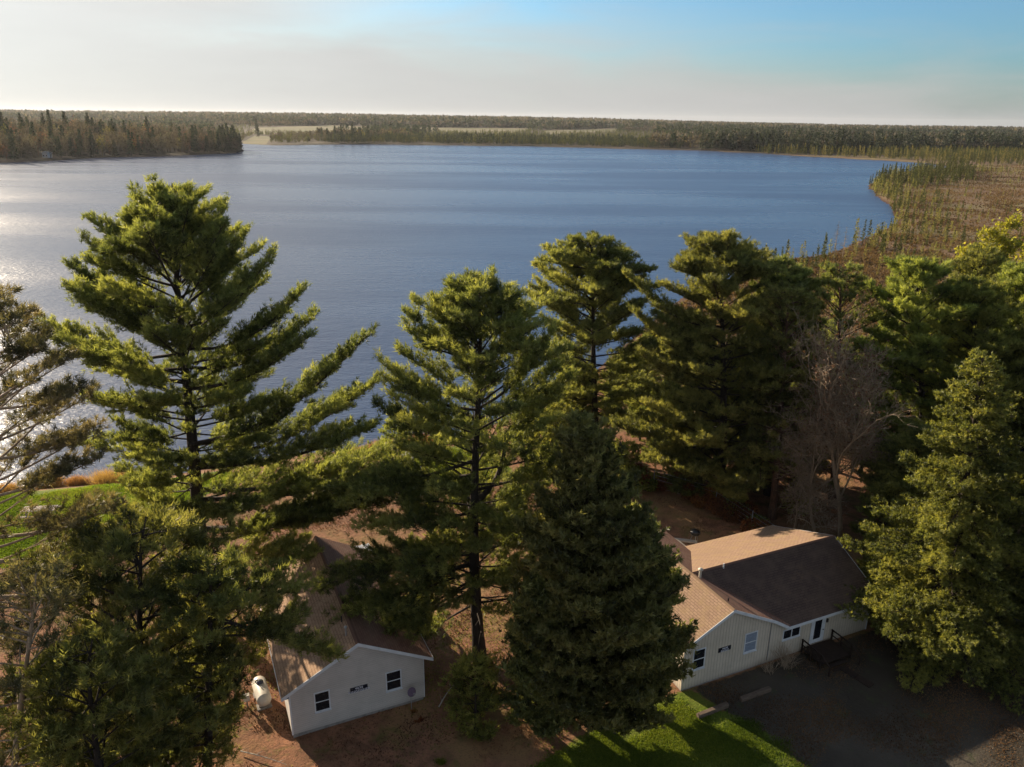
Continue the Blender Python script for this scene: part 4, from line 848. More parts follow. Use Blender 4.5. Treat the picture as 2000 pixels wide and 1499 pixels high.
# woods between the cabins and the bog: copies of a few pines
rngw = np.random.default_rng(77)
PW = []
for i, (hh_, st, mt_, cr) in enumerate([(25, 'white', WP, .25), (22, 'young', (M_bark, M_wpine2), .15), (23, 'tuft', (M_barkr, M_wpine), .25), (17, 'young', (M_bark, M_wpine), .08)]):
    PW.append(tree('woodland_pine', (0, 0, 0), (rngw.normal()*.6, 0, hh_), [(.1, 3.2+i*.2), (.3, 4.6), (.55, 4.4), (.8, 3.2), (.93, 1.8), (1, .5)], st, mt_, 'pine standing in the dark woods beyond the cabins', 'pine tree', 200+i, crown0=cr, leaders=3, skip=.04, dens=.9, group='pines in the woods beyond the cabins'))
spots = []
used0 = [False]*4
WGRP = ['tall plumed pines in the woods', 'bushy bright pines in the woods', 'open tufted pines in the woods', 'low young pines in the woods']
WLAB = ['tall plumed pine in the dark woods beyond the cabins', 'bushy bright green pine in the woods beyond the cabins', 'open tufted pine in the woods beyond the cabins', 'low dense young pine in the woods beyond the cabins']
def okspot(x, y, dmin):
    return all((x-a)**2+(y-b)**2 > dmin**2 for a, b in spots)
for (px, py, kind, sc) in [(1290, 905, 3, .6), (1375, 915, 3, .8), (1250, 860, 3, .5), (1230, 800, 3, .5), (1195, 800, 3, .45), (1260, 760, 3, .5), (1320, 760, 3, .55), (1100, 860, 3, .4), (1475, 960, 3, .6), (1440, 900, 3, .7), (1470, 915, 2, .85), (1500, 880, 0, .85), (1580, 940, 3, .8), (1600, 870, 0, .7), (1680, 930, 1, .6), (1680, 880, 2, .7), (1700, 850, 0, .65), (1740, 960, 3, .55), (1760, 880, 1, .6), (1830, 900, 0, .95), (1850, 1000, 3, 1.0), (1870, 860, 1, 1.0), (1930, 930, 2, 1.0), (1950, 1060, 1, .95), (2000, 900, 0, 1.0), (2050, 1000, 1, 1.0), (2080, 880, 2, 1.0),
                            (1640, 780, 3, .5), (1720, 775, 3, .5), (1800, 790, 3, .6), (1880, 790, 3, .7), (1980, 790, 2, .75), (1560, 800, 3, .6), (1480, 800, 3, .6), (1130, 880, 3, .62), (1030, 905, 3, .5), (2080, 1110, 0, 1.0), (2200, 950, 1, 1.0), (2250, 1100, 2, 1.0), (1715, 1080, 3, .7), (1770, 1120, 3, .8)]:
    g_ = G(px, py); spots.append((g_[0], g_[1], kind, sc))
for i, (x, y, kind, sc) in enumerate(spots):
    z_ = gz(x, y)
    if not used0[kind]:
        PW[kind]['label'] = WLAB[kind]; PW[kind]['group'] = WGRP[kind]; PW[kind].location = (x, y, z_); PW[kind].scale = (sc,)*3; PW[kind].rotation_euler = (0, 0, rngw.uniform(0, 6)); used0[kind] = True
    else: copy_tree(PW[kind], (x, y, z_), rngw.uniform(0, 6.28), sc*rngw.uniform(.92, 1.08), WLAB[kind], WGRP[kind])

# low things on the ground: russet hedge shrubs, shore grass, grass blades, litter
def tussock(name, loc, rad, hgt, matl, label, cat, seed, n=700, group=None, wd=.03, droop=.5):
    rng = np.random.default_rng(seed); loc = np.array(loc, float); loc[2] = gz(loc[0], loc[1])
    C = np.stack([rng.normal(size=n)*rad*.45, rng.normal(size=n)*rad*.3, rng.uniform(0, .25, n)*hgt], 1)
    D = unit(np.stack([C[:, 0]/rad, C[:, 1]/rad, 1.0+0*C[:, 0]], 1)*np.array([droop, droop, 1])+rng.normal(size=C.shape)*.2)
    V, F, tt = needles(C, D, rng, 5, hgt, wd, .35, .5, .2); o = mk(name, V, F, matl, None, tint=tt); o.location = tuple(loc); tag(o, label, cat, group)
for i, (px, py, r_, h_) in enumerate([(98, 946, 1.3, 1.0), (150, 944, 1.0, .8), (215, 938, 2.2, 1.1), (12, 958, 1.4, .8), (265, 938, 1.0, .6), (745, 888, 1.6, 1.0), (775, 878, 1.8, 1.2), (830, 868, 2.2, 1.1), (700, 900, 1.4, .7)]):
    tussock('shore_grass', G(px, py, -1), r_, h_, M_drygr, 'tuft of dry straw-coloured grass on the lake shore', 'dry grass', 300+i, group='dry grass tufts along the lake shore')
rr_ = np.random.default_rng(9)
for i in range(26):
    s_ = i/25; px = 1225+s_*265; py = 945+s_*95-22*math.sin(s_*3.1)+rr_.normal()*7
    g_ = G(px, py, 0); rng = np.random.default_rng(400+i); n = 520; g_[2] = gz(*g_[:2]); r_ = rng.uniform(.7, 1.5); h_ = rng.uniform(.8, 1.7)
    v = unit(rng.normal(size=(n, 3)))*rng.uniform(.3, 1, (n, 1))**.4*np.array([r_, r_, h_*.6])+np.array([0, 0, h_*.55]); v = v[v[:, 2] > 0]
    V, F, tt = needles(v, unit(v+UP*.4), rng, 3, .22, .12, 1.3, .42+.2*rng.normal()*.5, .25); o = mk('russet_shrub', V, F, M_redsh if i % 4 else M_wpine2, None, tint=tt); o.location = tuple(g_); tag(o, 'low russet leafed shrub in the hedge below the woods', 'shrub', 'low shrubs along the edge of the woods')
# grass blades on the mown lawns (stuff) and litter tufts on the worn ground (stuff)
def scatter(name, lab, cat, matl, poly, n, ln, wd, seed, K=3, clump=.5, thr=-.2):
    rng = np.random.default_rng(seed); lo = poly.min(0); hi = poly.max(0); P = rng.uniform(lo, hi, (n*2, 2)); d = sdist(P[:, 0], P[:, 1], poly)+.6*vnoise(P[:, 0], P[:, 1], .8, 8, 11)
    P = P[(rng.uniform(size=len(P)) < sm(-d, -.5, 1.6)) & (vnoise(P[:, 0], P[:, 1], clump, 10, 4)+rng.normal(size=len(P))*.45 > thr)][:n]; z = land(P[:, 0], P[:, 1]); P = P[z[1] > .4]; z = z[0][z[1] > .4]
    C = np.column_stack([P, z]); D = unit(rng.normal(size=C.shape)*.35+UP); tn = .5+.16*vnoise(C[:, 0], C[:, 1], 1.7, 8, 17)
    V, F, tt = needles(C, D, rng, K, ln, wd, .6, tn, .2); o = mk(name, V, F, matl, None, tint=tt); tag(o, lab, cat, kind='stuff')
scatter('lawn_grass', 'short bright green grass of the sunlit lawn in front of the cedar', 'grass', M_grassb, pxpoly([(960, 1530), (1130, 1440), (1230, 1395), (1325, 1355), (1420, 1393), (1480, 1425), (1600, 1530)]), 60000, .12, .035, 501, thr=-2)
scatter('lawn_grass', 'bright green grass of the lawn along the shore at the left', 'grass', M_grassb, pxpoly([(-100, 975), (0, 960), (250, 940), (420, 920), (480, 935), (330, 1000), (250, 1060), (120, 1100), (-100, 1115)]), 70000, .18, .06, 502, thr=-2)
scatter('lawn_grass', 'patch of green grass near the thin white post', 'grass', M_grassb, pxpoly([(765, 945), (795, 895), (940, 868), (1000, 925), (900, 955)]), 18000, .18, .06, 503, thr=-2)
scatter('needle_litter', 'rusty pine needle litter over the worn ground around the cabins', 'litter', M_dleaf, pxpoly([(-100, 1115), (250, 1065), (500, 1000), (760, 960), (1200, 940), (1480, 1010), (1700, 1080), (1330, 1340), (1100, 1440), (900, 1540), (300, 1700), (-200, 1700)]), 90000, .10, .05, 504, thr=.1, clump=.7)
scatter('weedy_grass', 'sparse weedy grass over the worn ground around the cabins', 'grass', M_grassb, pxpoly([(-100, 1115), (250, 1065), (500, 1000), (760, 960), (1200, 940), (1480, 1010), (1700, 1080), (1330, 1340), (1100, 1440), (900, 1540), (300, 1700), (-200, 1700)]), 50000, .11, .045, 505, thr=.75, clump=1.6)
scatter('gravel_weeds', 'thin weeds and leaves on the shaded gravel in front of the cream cabin', 'weeds', M_dleaf, pxpoly([(1350, 1345), (1700, 1235), (1900, 1200), (2100, 1300), (2100, 1600), (1700, 1600), (1560, 1505), (1440, 1405)]), 40000, .08, .04, 506, thr=.2, clump=.9)

def stick(pts, r, label):
    w_ = Wood(); P = np.array(pts, float); w_.add(P, np.linspace(r, r*.35, len(P)), 6)
    for i in range(5):
        j = min(len(P)-2, i*len(P)//5); e = P[j]+unit(P[j+1]-P[j]+np.array([.5*(-1)**i, .3, .5]))*.5; w_.add(np.stack([P[j], (P[j]+e)/2, e]), np.array([r*.4, r*.25, r*.1]), 3)
    o = mk('fallen_branch', np.vstack(w_.V), np.vstack(w_.F), M_barkw); tag(o, label, 'branch')
a_, b_ = G(857, 1384), G(892, 1346)
stick([a_*(1-q)+b_*q+UP*(.12+.5*math.sin(q*2.2)) for q in np.linspace(0, 1, 7)], .05, 'pale fallen branch leaning by the small bushy pine')
a_, b_ = G(470, 1470), G(560, 1497)
stick([a_*(1-q)+b_*q+UP*(.10+.1*math.sin(q*3)) for q in np.linspace(0, 1, 7)], .04, 'thin fallen branch on the bare dirt in front of the grey cabin')
tussock('green_weed', G(860, 1492), .3, .3, M_grassb, 'tiny bright weed alone in the shade below the centre pine', 'weed', 601, n=60)
for i, (px, py) in enumerate([(808, 1392), (815, 1412), (822, 1408)]): tussock('dead_leaf_clump', G(px, py), .25, .15, M_redsh, 'small clump of orange leaves on the ground by the satellite dish', 'leaves', 610+i, n=40, group='orange leaf clumps by the dish')
HAZE = 2.6e-5

# ------------------------------------------------------------------ far vegetation
rf = np.random.default_rng(2024)
def lo_conifer(rng, h, r, n, ts, col=.5):
    z = rng.beta(1.0, 1.25, n); a = rng.uniform(0, 6.283, n); rad = r*(1-z)**.8*(.75+.35*np.sin(z*38+rng.uniform(0, 6)))*rng.uniform(.35, 1.05, n)
    C = np.stack([np.cos(a)*rad, np.sin(a)*rad, (z*.90+.09)*h], 1); D = unit(np.stack([np.cos(a), np.sin(a), .35+.9*z], 1)+rng.normal(size=(n, 3))*.35)
    V, F, tt = needles(C, D, rng, 1, ts, ts*.8, .6, col, .24)
    k = 3; tr = np.array([(math.cos(i*2.094)*.012*h*(1 if j == 0 else .15), math.sin(i*2.094)*.012*h*(1 if j == 0 else .15), (0 if j == 0 else h)) for j in (0, 1) for i in range(3)])
    m0 = len(V); Fq = np.array([(m0+i, m0+(i+1) % 3, m0+3+(i+1) % 3, m0+3+i) for i in range(3)])
    Ft = np.vstack([np.stack([Fq[:, 0], Fq[:, 1], Fq[:, 2]], 1), np.stack([Fq[:, 0], Fq[:, 2], Fq[:, 3]], 1)])
    return np.vstack([V, tr]), np.vstack([F, Ft]), np.concatenate([tt, np.full(6, .25)])
def lo_broad(rng, h, r, n, ts, col=.5, low=.25):
    v = unit(rng.normal(size=(n, 3)))*rng.uniform(.25, 1, (n, 1))**.5; az = np.arctan2(v[:, 1], v[:, 0]); v *= (1+.22*np.sin(az*3+rng.uniform(0, 6))+.15*np.sin(v[:, 2]*6+az*2))[:, None]
    C = np.stack([v[:, 0]*r, v[:, 1]*r, h*(low+1)/2+v[:, 2]*h*(1-low)/2], 1); D = unit(v*np.array([1, 1, .6])+UP*.8+rng.normal(size=(n, 3))*.4)
    V, F, tt = needles(C, D, rng, 1, ts, ts*.55, .7, col, .22)
    T = []; Fs = []
    for b in range(5):
        e = np.array([rng.normal()*r*.35, rng.normal()*r*.35, h*rng.uniform(.6, .92)]); w0 = .012*h*(1 if b == 0 else .5); m0 = len(V)+len(T)
        T += [(-w0, 0, 0), (w0, 0, 0), tuple(e), (0, -w0, 0), (0, w0, 0), tuple(e)]; Fs += [(m0, m0+1, m0+2), (m0+3, m0+4, m0+5)]
    return np.vstack([V, np.array(T)]), np.vstack([F, np.array(Fs)]), np.concatenate([tt, np.full(len(T), .35)])
def protos(fn, sizes, seed): return [fn(np.random.default_rng(seed+i), *s) for i, s in enumerate(sizes)]
def forest(P, protos_, matl, nind, name, lab, cat, group, stuffname, stufflab, smin=.7, smax=1.15, sc=None):
    """P (n,2) positions; the nearest nind become objects, the rest one stuff mesh"""
    z = land(P[:, 0], P[:, 1])[0]; k_ = z > LZ+.05; P = P[k_]; z = z[k_]; sc = sc[k_] if sc is not None else None
    n = len(P); o = np.argsort(np.hypot(P[:, 0], P[:, 1])); P = P[o]; z = z[o]
    S_ = (sc[o] if sc is not None else 1)*rf.uniform(smin, smax, n); A = rf.uniform(0, 6.283, n); K = rf.integers(0, len(protos_), n)
    ms = []
    for i in range(min(nind, n)):
        k = K[i]
        while len(ms) <= k: ms.append(None)
        if ms[k] is None:
            V, F, tt = protos_[k]; ob = mk(name, V, F, matl, None, tint=tt); ms[k] = ob
        else: ob = ms[k].copy(); COL.objects.link(ob)
        ob.location = (P[i, 0], P[i, 1], z[i]-.1); ob.rotation_euler = (0, 0, A[i]); ob.scale = (S_[i],)*3; tag(ob, lab, cat, group)
    if n > nind:
        Vs, Fs, Ts = [], [], []; off = 0
        for k in range(len(protos_)):
            idx = np.arange(nind, n)[K[nind:] == k]
            if not len(idx): continue
            V, F, tt = protos_[k]; c, s = np.cos(A[idx]), np.sin(A[idx])
            X = (V[None, :, 0]*c[:, None]-V[None, :, 1]*s[:, None])*S_[idx, None]+P[idx, 0, None]; Y = (V[None, :, 0]*s[:, None]+V[None, :, 1]*c[:, None])*S_[idx, None]+P[idx, 1, None]; Z = V[None, :, 2]*S_[idx, None]+z[idx, None]-.1
            Vs.append(np.stack([X, Y, Z], -1).reshape(-1, 3)); Fs.append((F[None]+(np.arange(len(idx))*len(V))[:, None, None]).reshape(-1, 3)+off); off += len(idx)*len(V)
            Ts.append((tt[None]+rf.normal(size=(len(idx), 1))*.12).reshape(-1).clip(0, 1))
        ob = mk(stuffname, np.vstack(Vs), np.vstack(Fs), matl, None, tint=np.concatenate(Ts)); tag(ob, stufflab, cat, kind='stuff')
def sample(n, poly, dmin=2.0, dens=None):
    lo, hi = poly.min(0), poly.max(0); acc = []; got = 0
    for _ in range(25):
        P = rf.uniform(lo, hi, (max(2000, n*2), 2)); P = P[sdist(P[:, 0], P[:, 1], poly) < 0]
        P = P[sdist(P[:, 0], P[:, 1]) > dmin]
        if dens is not None: P = P[rf.uniform(size=len(P)) < dens(P[:, 0], P[:, 1])]
        acc.append(P); got += len(P)
        if got >= n: break
    return np.vstack(acc)[:n]
W3 = lambda pts, z=-1.2: np.array([G(x, y, z)[:2] for x, y in pts])
# --- bog: black spruce and tamarack, thick by the shore and on the spit, thinning inland
bogp = protos(lo_conifer, [(8.5, 1.1, 230, .5), (7.0, .8, 180, .5), (10.5, 1.25, 250, .5), (5.5, .8, 150, .45)], 900)
tamp = protos(lo_conifer, [(9.0, 1.5, 120, .5, .55), (7.0, 1.3, 95, .45, .55), (5.0, 1.1, 80, .45, .6)], 950)
bogall = W3([(1450, 535), (1450, 500), (1600, 440), (1640, 400), (1640, 360), (1690, 345), (1790, 334), (1850, 325), (2200, 320), (2500, 420), (2500, 700), (1700, 620), (1480, 560)])
bogn = W3([(1150, 860), (1120, 760), (1200, 680), (1330, 570), (1450, 510), (1700, 480), (2000, 640), (1500, 760), (1250, 840)])
def shored(x, y): return sdist(x, y)
dS = lambda x, y: np.clip(.012+.30*np.exp(-np.maximum(shored(x, y), 0)/20)+.22*(vnoise(x, y, 26, 10, 6) > 1.1)+.05*(vnoise(x, y, 60, 10, 22) > .3), 0, 1)
bs = sample(640, bogall, -3, dS); forest(bs, bogp, M_bog, 300, 'bog_spruce', 'narrow black spruce on the brown bog beyond the lake corner', 'spruce tree', 'black spruces on the bog', 'bog_spruces', 'scattered small spruces across the brown bog', .45, 1.0, sc=.45+.55*np.exp(-sdist(bs[:, 0], bs[:, 1])/50))
tp_ = sample(900, bogall, -3, dS); forest(tp_, tamp, M_tam, 300, 'tamarack', 'slender pale yellow-green tamarack on the brown bog', 'tamarack tree', 'tamaracks on the bog', 'tamaracks', 'scattered pale tamaracks across the brown bog', .45, 1.0, sc=.45+.55*np.exp(-sdist(tp_[:, 0], tp_[:, 1])/50))
spit = W3([(1692, 362), (1700, 352), (1790, 338), (1850, 327), (1900, 333), (1905, 352), (1800, 368), (1720, 372)])
cl = sample(260, spit, 4); forest(cl, bogp, M_bog, 200, 'spit_spruce', 'dark spruce packed on the low spit at the lake corner', 'spruce tree', 'spruces on the low spit', 'spit_spruces', 'spruces on the low spit', .8, 1.25)
# a few singled-out ones against the water
for (px, py, kk, s_, lb) in [(1608, 506, 0, .95, 'dark spruce alone against the water, above the tufted pines'), (1693, 486, 2, .9, 'dark spruce at the bog tip, just left of the thick shore stand')]:
    g_ = G(px, py, -1.2); V, F, tt = bogp[kk]; ob = mk('bog_spruce', V, F, M_bog, None, tint=tt); ob.location = (g_[0], g_[1], gz(g_[0], g_[1])-.1); ob.scale = (s_,)*3; tag(ob, lb, 'spruce tree')
for (px, py, h_, lb) in [(1628, 508, 11.5, 'taller bare tamarack skeleton against the water'), (1645, 505, 9.5, 'shorter bare tamarack skeleton beside the taller one'), (1674, 490, 7.5, 'thin faint bare tamarack at the water edge')]:
    g_ = G(px, py, -1.2); rng = np.random.default_rng(int(px)); w_ = Wood(); w_.add(np.array([[0, 0, -.3], [0, 0, h_*.5], [0, 0, h_]]), np.array([.13, .08, .02]), 5)
    for i in range(70):
        z0 = rng.uniform(.15, .98)*h_; a = rng.uniform(0, 6.28); Lb = (h_-z0)*.22+.35; w_.add(np.array([[0, 0, z0], [math.cos(a)*Lb*.5, math.sin(a)*Lb*.5, z0+.02], [math.cos(a)*Lb, math.sin(a)*Lb, z0+.12*Lb]]), np.array([.035, .025, .01]), 3)
    ob = mk('bare_tamarack', np.vstack(w_.V), np.vstack(w_.F), M_barkg); ob.location = (g_[0], g_[1], gz(g_[0], g_[1])); tag(ob, lb, 'bare tree')
# --- left peninsula: mixed bare, russet and dark trees on a low hill
pen = W3([(-500, 345), (-200, 332), (0, 320.5), (60, 317.5), (120, 314.5), (200, 310.5), (270, 308.5), (350, 306), (420, 303), (468, 300), (478, 296), (472, 293), (455, 290), (420, 287), (350, 282), (200, 277), (-100, 276), (-500, 285)])
brp = protos(lo_broad, [(17, 4.2, 260, 1.3), (15, 3.8, 220, 1.2, .45), (19, 4.6, 280, 1.3, .55)], 1000)
cnp = protos(lo_conifer, [(22, 4.0, 420, 1.5), (19, 3.4, 360, 1.4), (25, 4.6, 440, 1.6)], 1050)
M_farr = foliage('far_russet_crown', (.06, .032, .022), (.15, .075, .045), (.25, .13, .075), .25, .8)
inl = lambda x, y: np.clip(1-sdist(x, y)/260, .15, 1)
forest(sample(1000, pen, 4, inl), brp, M_fard, 290, 'far_bare_tree', 'greyish bare deciduous tree on the left peninsula', 'tree', 'bare trees on the left peninsula', 'peninsula_bare_wood', 'bare greyish wood covering the left peninsula', .7, 1.2)
forest(sample(230, pen, 10, inl), brp, M_farr, 230, 'far_russet_tree', 'russet budding tree on the left peninsula', 'tree', 'russet trees on the left peninsula', '', '', .6, 1.1)
forest(sample(60, pen, 14, inl), brp, M_fary, 60, 'far_yellow_tree', 'yellow-green budding tree on the left peninsula', 'tree', 'yellow-green trees on the left peninsula', '', '', .7, 1.15)
tipd = lambda x, y: np.where((x > -330) & (y > 700), 1.0, .22)
forest(sample(290, pen, 4, lambda x, y: np.clip(.18+.9*sm(x, -345, -310), 0, 1)*inl(x, y)), cnp, M_farc, 285, 'peninsula_conifer', 'dark conifer on the left peninsula', 'pine tree', 'dark conifers on the left peninsula', '', '', .7, 1.15)
# --- far shore
def band(px0, px1, py0, py1, n=14):
    a = [(px0+(px1-px0)*i/n, py0) for i in range(n+1)]; b = [(px1-(px1-px0)*i/n, py1) for i in range(n+1)]; return a+b
shore_y = lambda x: np.interp(x, [-300, 480, 800, 1000, 1300, 1400, 1600, 1770, 1900, 2400], [279, 281, 283, 285, 292, 295, 307, 318, 320, 330])
def shore_poly(x0, x1, up0, up1, n=16):
    xs_ = np.linspace(x0, x1, n); return W3([(x, shore_y(x)-up0) for x in xs_]+[(x, shore_y(x)-up1) for x in xs_[::-1]])
def nofield(x, y):
    k = np.ones_like(x)
    for f_ in FIELDS: k = np.where(sdist(x, y, f_) < 3, 0, k)
    return k
fcp = protos(lo_conifer, [(17, 3.0, 90, 1.7), (14, 2.4, 80, 1.5), (20, 3.4, 100, 1.9)], 1100)
fbp = protos(lo_broad, [(15, 4.5, 90, 1.8), (13, 4.0, 80, 1.7, .4), (17, 5.0, 90, 1.9, .6)], 1150)
sp = shore_poly(640, 1330, .5, 9)
forest(sample(1500, sp, 4, nofield), fcp, M_farc, 300, 'far_spruce', 'small dark spruce lining the far shore', 'spruce tree', 'spruces lining the far shore', 'far_shore_spruces', 'band of dark spruces along the far shore', .35, .75)
forest(sample(700, sp, 4, nofield), fbp, M_bog, 0, 'x', 'x', 'x', 'x', 'far_shore_brush', 'olive brush between the far shore spruces', .3, .6)
rw = W3([(1300, 291), (1400, 292), (1480, 296), (1560, 299), (1640, 300), (1700, 301), (1800, 300), (2000, 299), (2400, 302), (2400, 268), (2000, 266), (1800, 264), (1600, 262), (1450, 262), (1300, 266)])
forest(sample(2600, rw, 25, nofield), fcp, M_farc, 300, 'far_woods_pine', 'dark conifer in the wall of woods right of the far shore', 'pine tree', 'conifers of the dark woods right of the far shore', 'far_dark_woods', 'dark conifer woods beyond the far right shore', .8, 1.35)
rwf = W3([(1345, 294), (1420, 296.5), (1480, 298.5), (1560, 301), (1700, 302.5), (1900, 302), (2300, 305), (2300, 299), (1900, 297), (1700, 297), (1500, 293), (1400, 291.5)])
M_farcd = foliage('deep_conifer_foliage', (.010, .017, .010), (.028, .042, .020), (.060, .075, .030), .15, .8)
forest(sample(700, rwf, 12), fcp, M_farcd, 0, 'x', 'x', 'x', 'x', 'dark_wood_edge', 'dark wall of conifers beyond the far right shore', 1.0, 1.5)
forest(sample(500, rw, 20, nofield), fbp, M_fard, 0, 'x', 'x', 'x', 'x', 'far_bare_woods', 'bare crowns mixed in the dark far woods', .7, 1.1)
rb = W3([(1400, 298), (1560, 304), (1700, 310), (1790, 315), (1870, 322), (2400, 328), (2400, 303), (2000, 300), (1800, 301), (1650, 301), (1500, 298)])
forest(sample(1500, rb, 5), bogp[:2], M_bog, 300, 'marsh_spruce', 'thin spruce in the pale strip in front of the far dark woods', 'spruce tree', 'thin spruces in front of the far dark woods', 'marsh_spruces', 'thin spruces in front of the far dark woods', .9, 1.5)
forest(sample(900, rb, 5), tamp[:1], M_tam, 0, 'x', 'x', 'x', 'x', 'marsh_tamaracks', 'pale tamaracks in front of the far dark woods', .9, 1.4)
lw_ = W3([(470, 280), (560, 282), (640, 283), (660, 272), (640, 266), (560, 266), (480, 268)])
forest(sample(130, lw_, 4, nofield), fbp, M_fard, 130, 'shore_bare_tree', 'bare tree by the far shore house', 'tree', 'bare trees by the far shore house', '', '', .4, .8)
for (px, py, s_) in [(503, 268, 1.15), (505, 272, .9), (630, 280, .9), (655, 281, 1.2), (668, 281, 1.0), (690, 281, 1.25), (705, 281, 1.0), (640, 279, 1.0), (720, 281, 1.1)]:
    g_ = G(px, py, -1.2); V, F, tt = cnp[int(px) % 3]; ob = mk('far_pine', V, F, M_farc, None, tint=tt); ob.location = (g_[0], g_[1], gz(g_[0], g_[1])); ob.scale = (s_,)*3; tag(ob, 'tall dark pine standing by the far shore near the house', 'pine tree', 'tall pines by the far shore house')
# mid and far woods as massed canopy: many low crowns, larger and coarser with distance
def ring(n, y0, y1, matl, pr, name, lab, dens, s0, s1, xk=.85):
    Y = np.exp(rf.uniform(math.log(y0), math.log(y1), n)); X = Y*rf.uniform(-xk, xk, n); k = (sdist(X, Y) > 30) & (rf.uniform(size=n) < dens(X, Y)*nofield(X, Y)); P = np.stack([X[k], Y[k]], 1)
    forest(P, pr, matl, 0, 'x', 'x', 'x', 'x', name, lab, s0, s1)
mp1 = protos(lo_conifer, [(17, 4.0, 34, 4.2), (14, 3.5, 30, 3.8)], 1200); mp2 = protos(lo_broad, [(15, 6.0, 34, 4.4), (12, 5.2, 30, 4.2, .45)], 1250)
wdg = lambda x, y: (x/y > -.37) & (x/y < .17) & (y < 2250)
notbog = lambda x, y: np.where((x/y > .1) & (y < 1000), 0, 1)*np.where((y < 960) & (x < -180), 0, 1)*np.where(wdg(x, y) & (vnoise(x, y, 120, 10, 19) < 1.25), 0, 1)
vn1 = lambda x, y: vnoise(x, y, 130, 12, 3)
ring(14000, 1080, 2600, M_farc, mp1, 'mid_distance_conifers', 'dark conifer woods behind the far shore', lambda x, y: notbog(x, y)*np.where(vn1(x, y) > -.1, .9, .15), .8, 1.25)
ring(14000, 1080, 2600, M_fard, mp2, 'mid_distance_bare_woods', 'grey-brown bare woods behind the far shore', lambda x, y: notbog(x, y)*np.where(vn1(x, y) < .25, .9, .2), .7, 1.15)
ring(2600, 1100, 3200, M_fary, mp2, 'spring_green_woods', 'yellow-green stands among the far woods', lambda x, y: notbog(x, y)*np.where(vnoise(x, y, 70, 12, 9) > 1.15, 1, .03), .7, 1.1)
ring(16000, 1060, 2300, M_bog, protos(lo_conifer, [(17, 3.4, 30, 3.0), (14, 3.0, 26, 2.8)], 1270), 'low_spruce_flat', 'low spruce flat between the far shore and the fields', lambda x, y: np.where(wdg(x, y), 1, 0), .3, .6)
hp1 = protos(lo_conifer, [(18, 9, 16, 11), (16, 8, 14, 10)], 1300); hp2 = protos(lo_broad, [(16, 11, 16, 12), (15, 10, 14, 11)], 1350)
ring(16000, 2400, 8500, M_farc, hp1, 'horizon_conifer_woods', 'dark woods reaching to the horizon', lambda x, y: np.where(vnoise(x, y, 400, 12, 3) > -.2, .9, .3), .8, 1.3)
ring(12000, 2400, 8500, M_fard, hp2, 'horizon_bare_woods', 'grey-brown woods reaching to the horizon', lambda x, y: np.where(vnoise(x, y, 400, 12, 3) < .3, .9, .3), .8, 1.2)
# far buildings
def hut(name, px, py, w_, d_, h_, wm, rm, label, cat, rz=0, z=None, roofh=1.6):
    g_ = G(px, py, -.5 if z is None else z); g_[2] = gz(g_[0], g_[1]); o = empty(name, g_, rz); tag(o, label, cat)
    MB().prism([(-w_/2, -d_/2, -1), (w_/2, -d_/2, -1), (w_/2, -d_/2, h_), (0, -d_/2, h_+roofh), (-w_/2, -d_/2, h_)], (0, d_, 0)).build('wall', wm, o)
    for s_ in (-1, 1): MB().prism([(0, -d_/2-.5, h_+roofh+.25), (s_*(w_/2+.6), -d_/2-.5, h_-.1), (s_*(w_/2+.6), d_/2+.5, h_-.1), (0, d_/2+.5, h_+roofh+.25)], (0, 0, -.2)).build('roof', rm, o)
    for x in (-w_/4, w_/4): MB().box((x-.6, -d_/2-.06, 1), (x+.6, -d_/2-.01, 2.2)).build('window', M_glass, o)
M_red = plain('faded_red_brown_paint', (.10, .045, .035), (.08, .04, .03), 1)
M_wh = plain('white_far_paint', (.62, .64, .66), (.55, .56, .58), 1)
hut('boathouse', 93, 309.5, 5.5, 5, 4.2, M_wh, M_metal, 'small white boathouse at the water edge of the left peninsula', 'boathouse', R(-10), roofh=1.0)
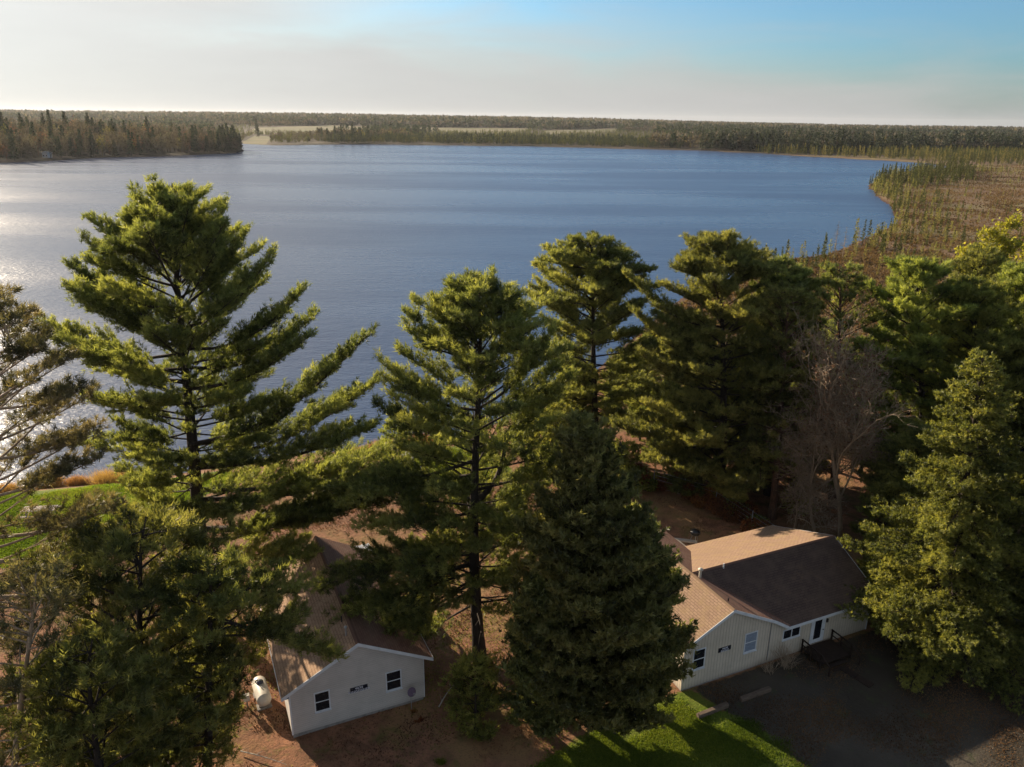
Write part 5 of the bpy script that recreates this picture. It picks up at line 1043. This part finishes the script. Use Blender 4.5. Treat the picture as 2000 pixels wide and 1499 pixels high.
hut('shore_house', 541, 272, 22, 10, 4, M_red, M_red, 'low red-brown house on the far shore beside the field', 'house', R(60), roofh=4)
hut('shore_house', 600, 277, 9, 7, 3, M_red, M_red, 'tiny brown shed right of the far shore house', 'shed', R(20), roofh=2)
hut('hill_house', 10, 262, 12, 9, 7, M_wh, M_red, 'pale house among trees at the far left edge', 'house', R(30), z=8, roofh=3)
hut('boat_shelter', 16, 318.5, 3, 2, 1.4, M_wh, M_metal, 'tiny white shelter at the left end of the peninsula shore', 'shelter', 0, roofh=.5)

# heath tufts over the bog (nobody could count them)
hb = sample(64000, bogall, -3.0, lambda x, y: np.clip(60/np.maximum(y-140, 40), 0, 1)*np.where(vnoise(x, y, 7, 10, 12) > .1, 1, .25)); z_ = land(hb[:, 0], hb[:, 1])[0]; hb = hb[z_ > LZ+.03]; z_ = z_[z_ > LZ+.03]
M_heath = foliage('heath_twigs', (.06, .038, .022), (.15, .095, .05), (.23, .17, .08), .3, .9)
V, F, tt = needles(np.column_stack([hb, z_+.1]), unit(rf.normal(size=(len(hb), 3))*.5+UP), rf, 3, .75, .42, 1.0, .5+.2*vnoise(hb[:, 0], hb[:, 1], 14, 8, 2), .2)
tag(mk('bog_heath', V, F, M_heath, None, tint=tt), 'low russet heath covering the bog', 'heath', kind='stuff')

# ------------------------------------------------------------------ air
m, t = mat('haze_air'); pv = N(t, 'ShaderNodeVolumePrincipled', inp={'Color': (.93, .95, 1, 1), 'Density': HAZE, 'Anisotropy': .35})
o_ = t.nodes.new('ShaderNodeOutputMaterial'); L(t, pv, 0, o_, 'Volume')
hz = MB().box((-9000, -120, -12), (9000, 9800, 75)).build('haze', m); tag(hz, 'pale blue-grey haze in the air over the lake and woods', 'haze', kind='stuff')
hn = sample(16000, bogn, .8); zn = land(hn[:, 0], hn[:, 1])[0]
V, F, tt = needles(np.column_stack([hn, zn+.1]), unit(rf.normal(size=(len(hn), 3))*.5+UP), rf, 4, .7, .30, 1.0, .5, .2)
tag(mk('shore_brush', V, F, M_heath, None, tint=tt), 'low russet brush between the pines and the bog', 'brush', kind='stuff')
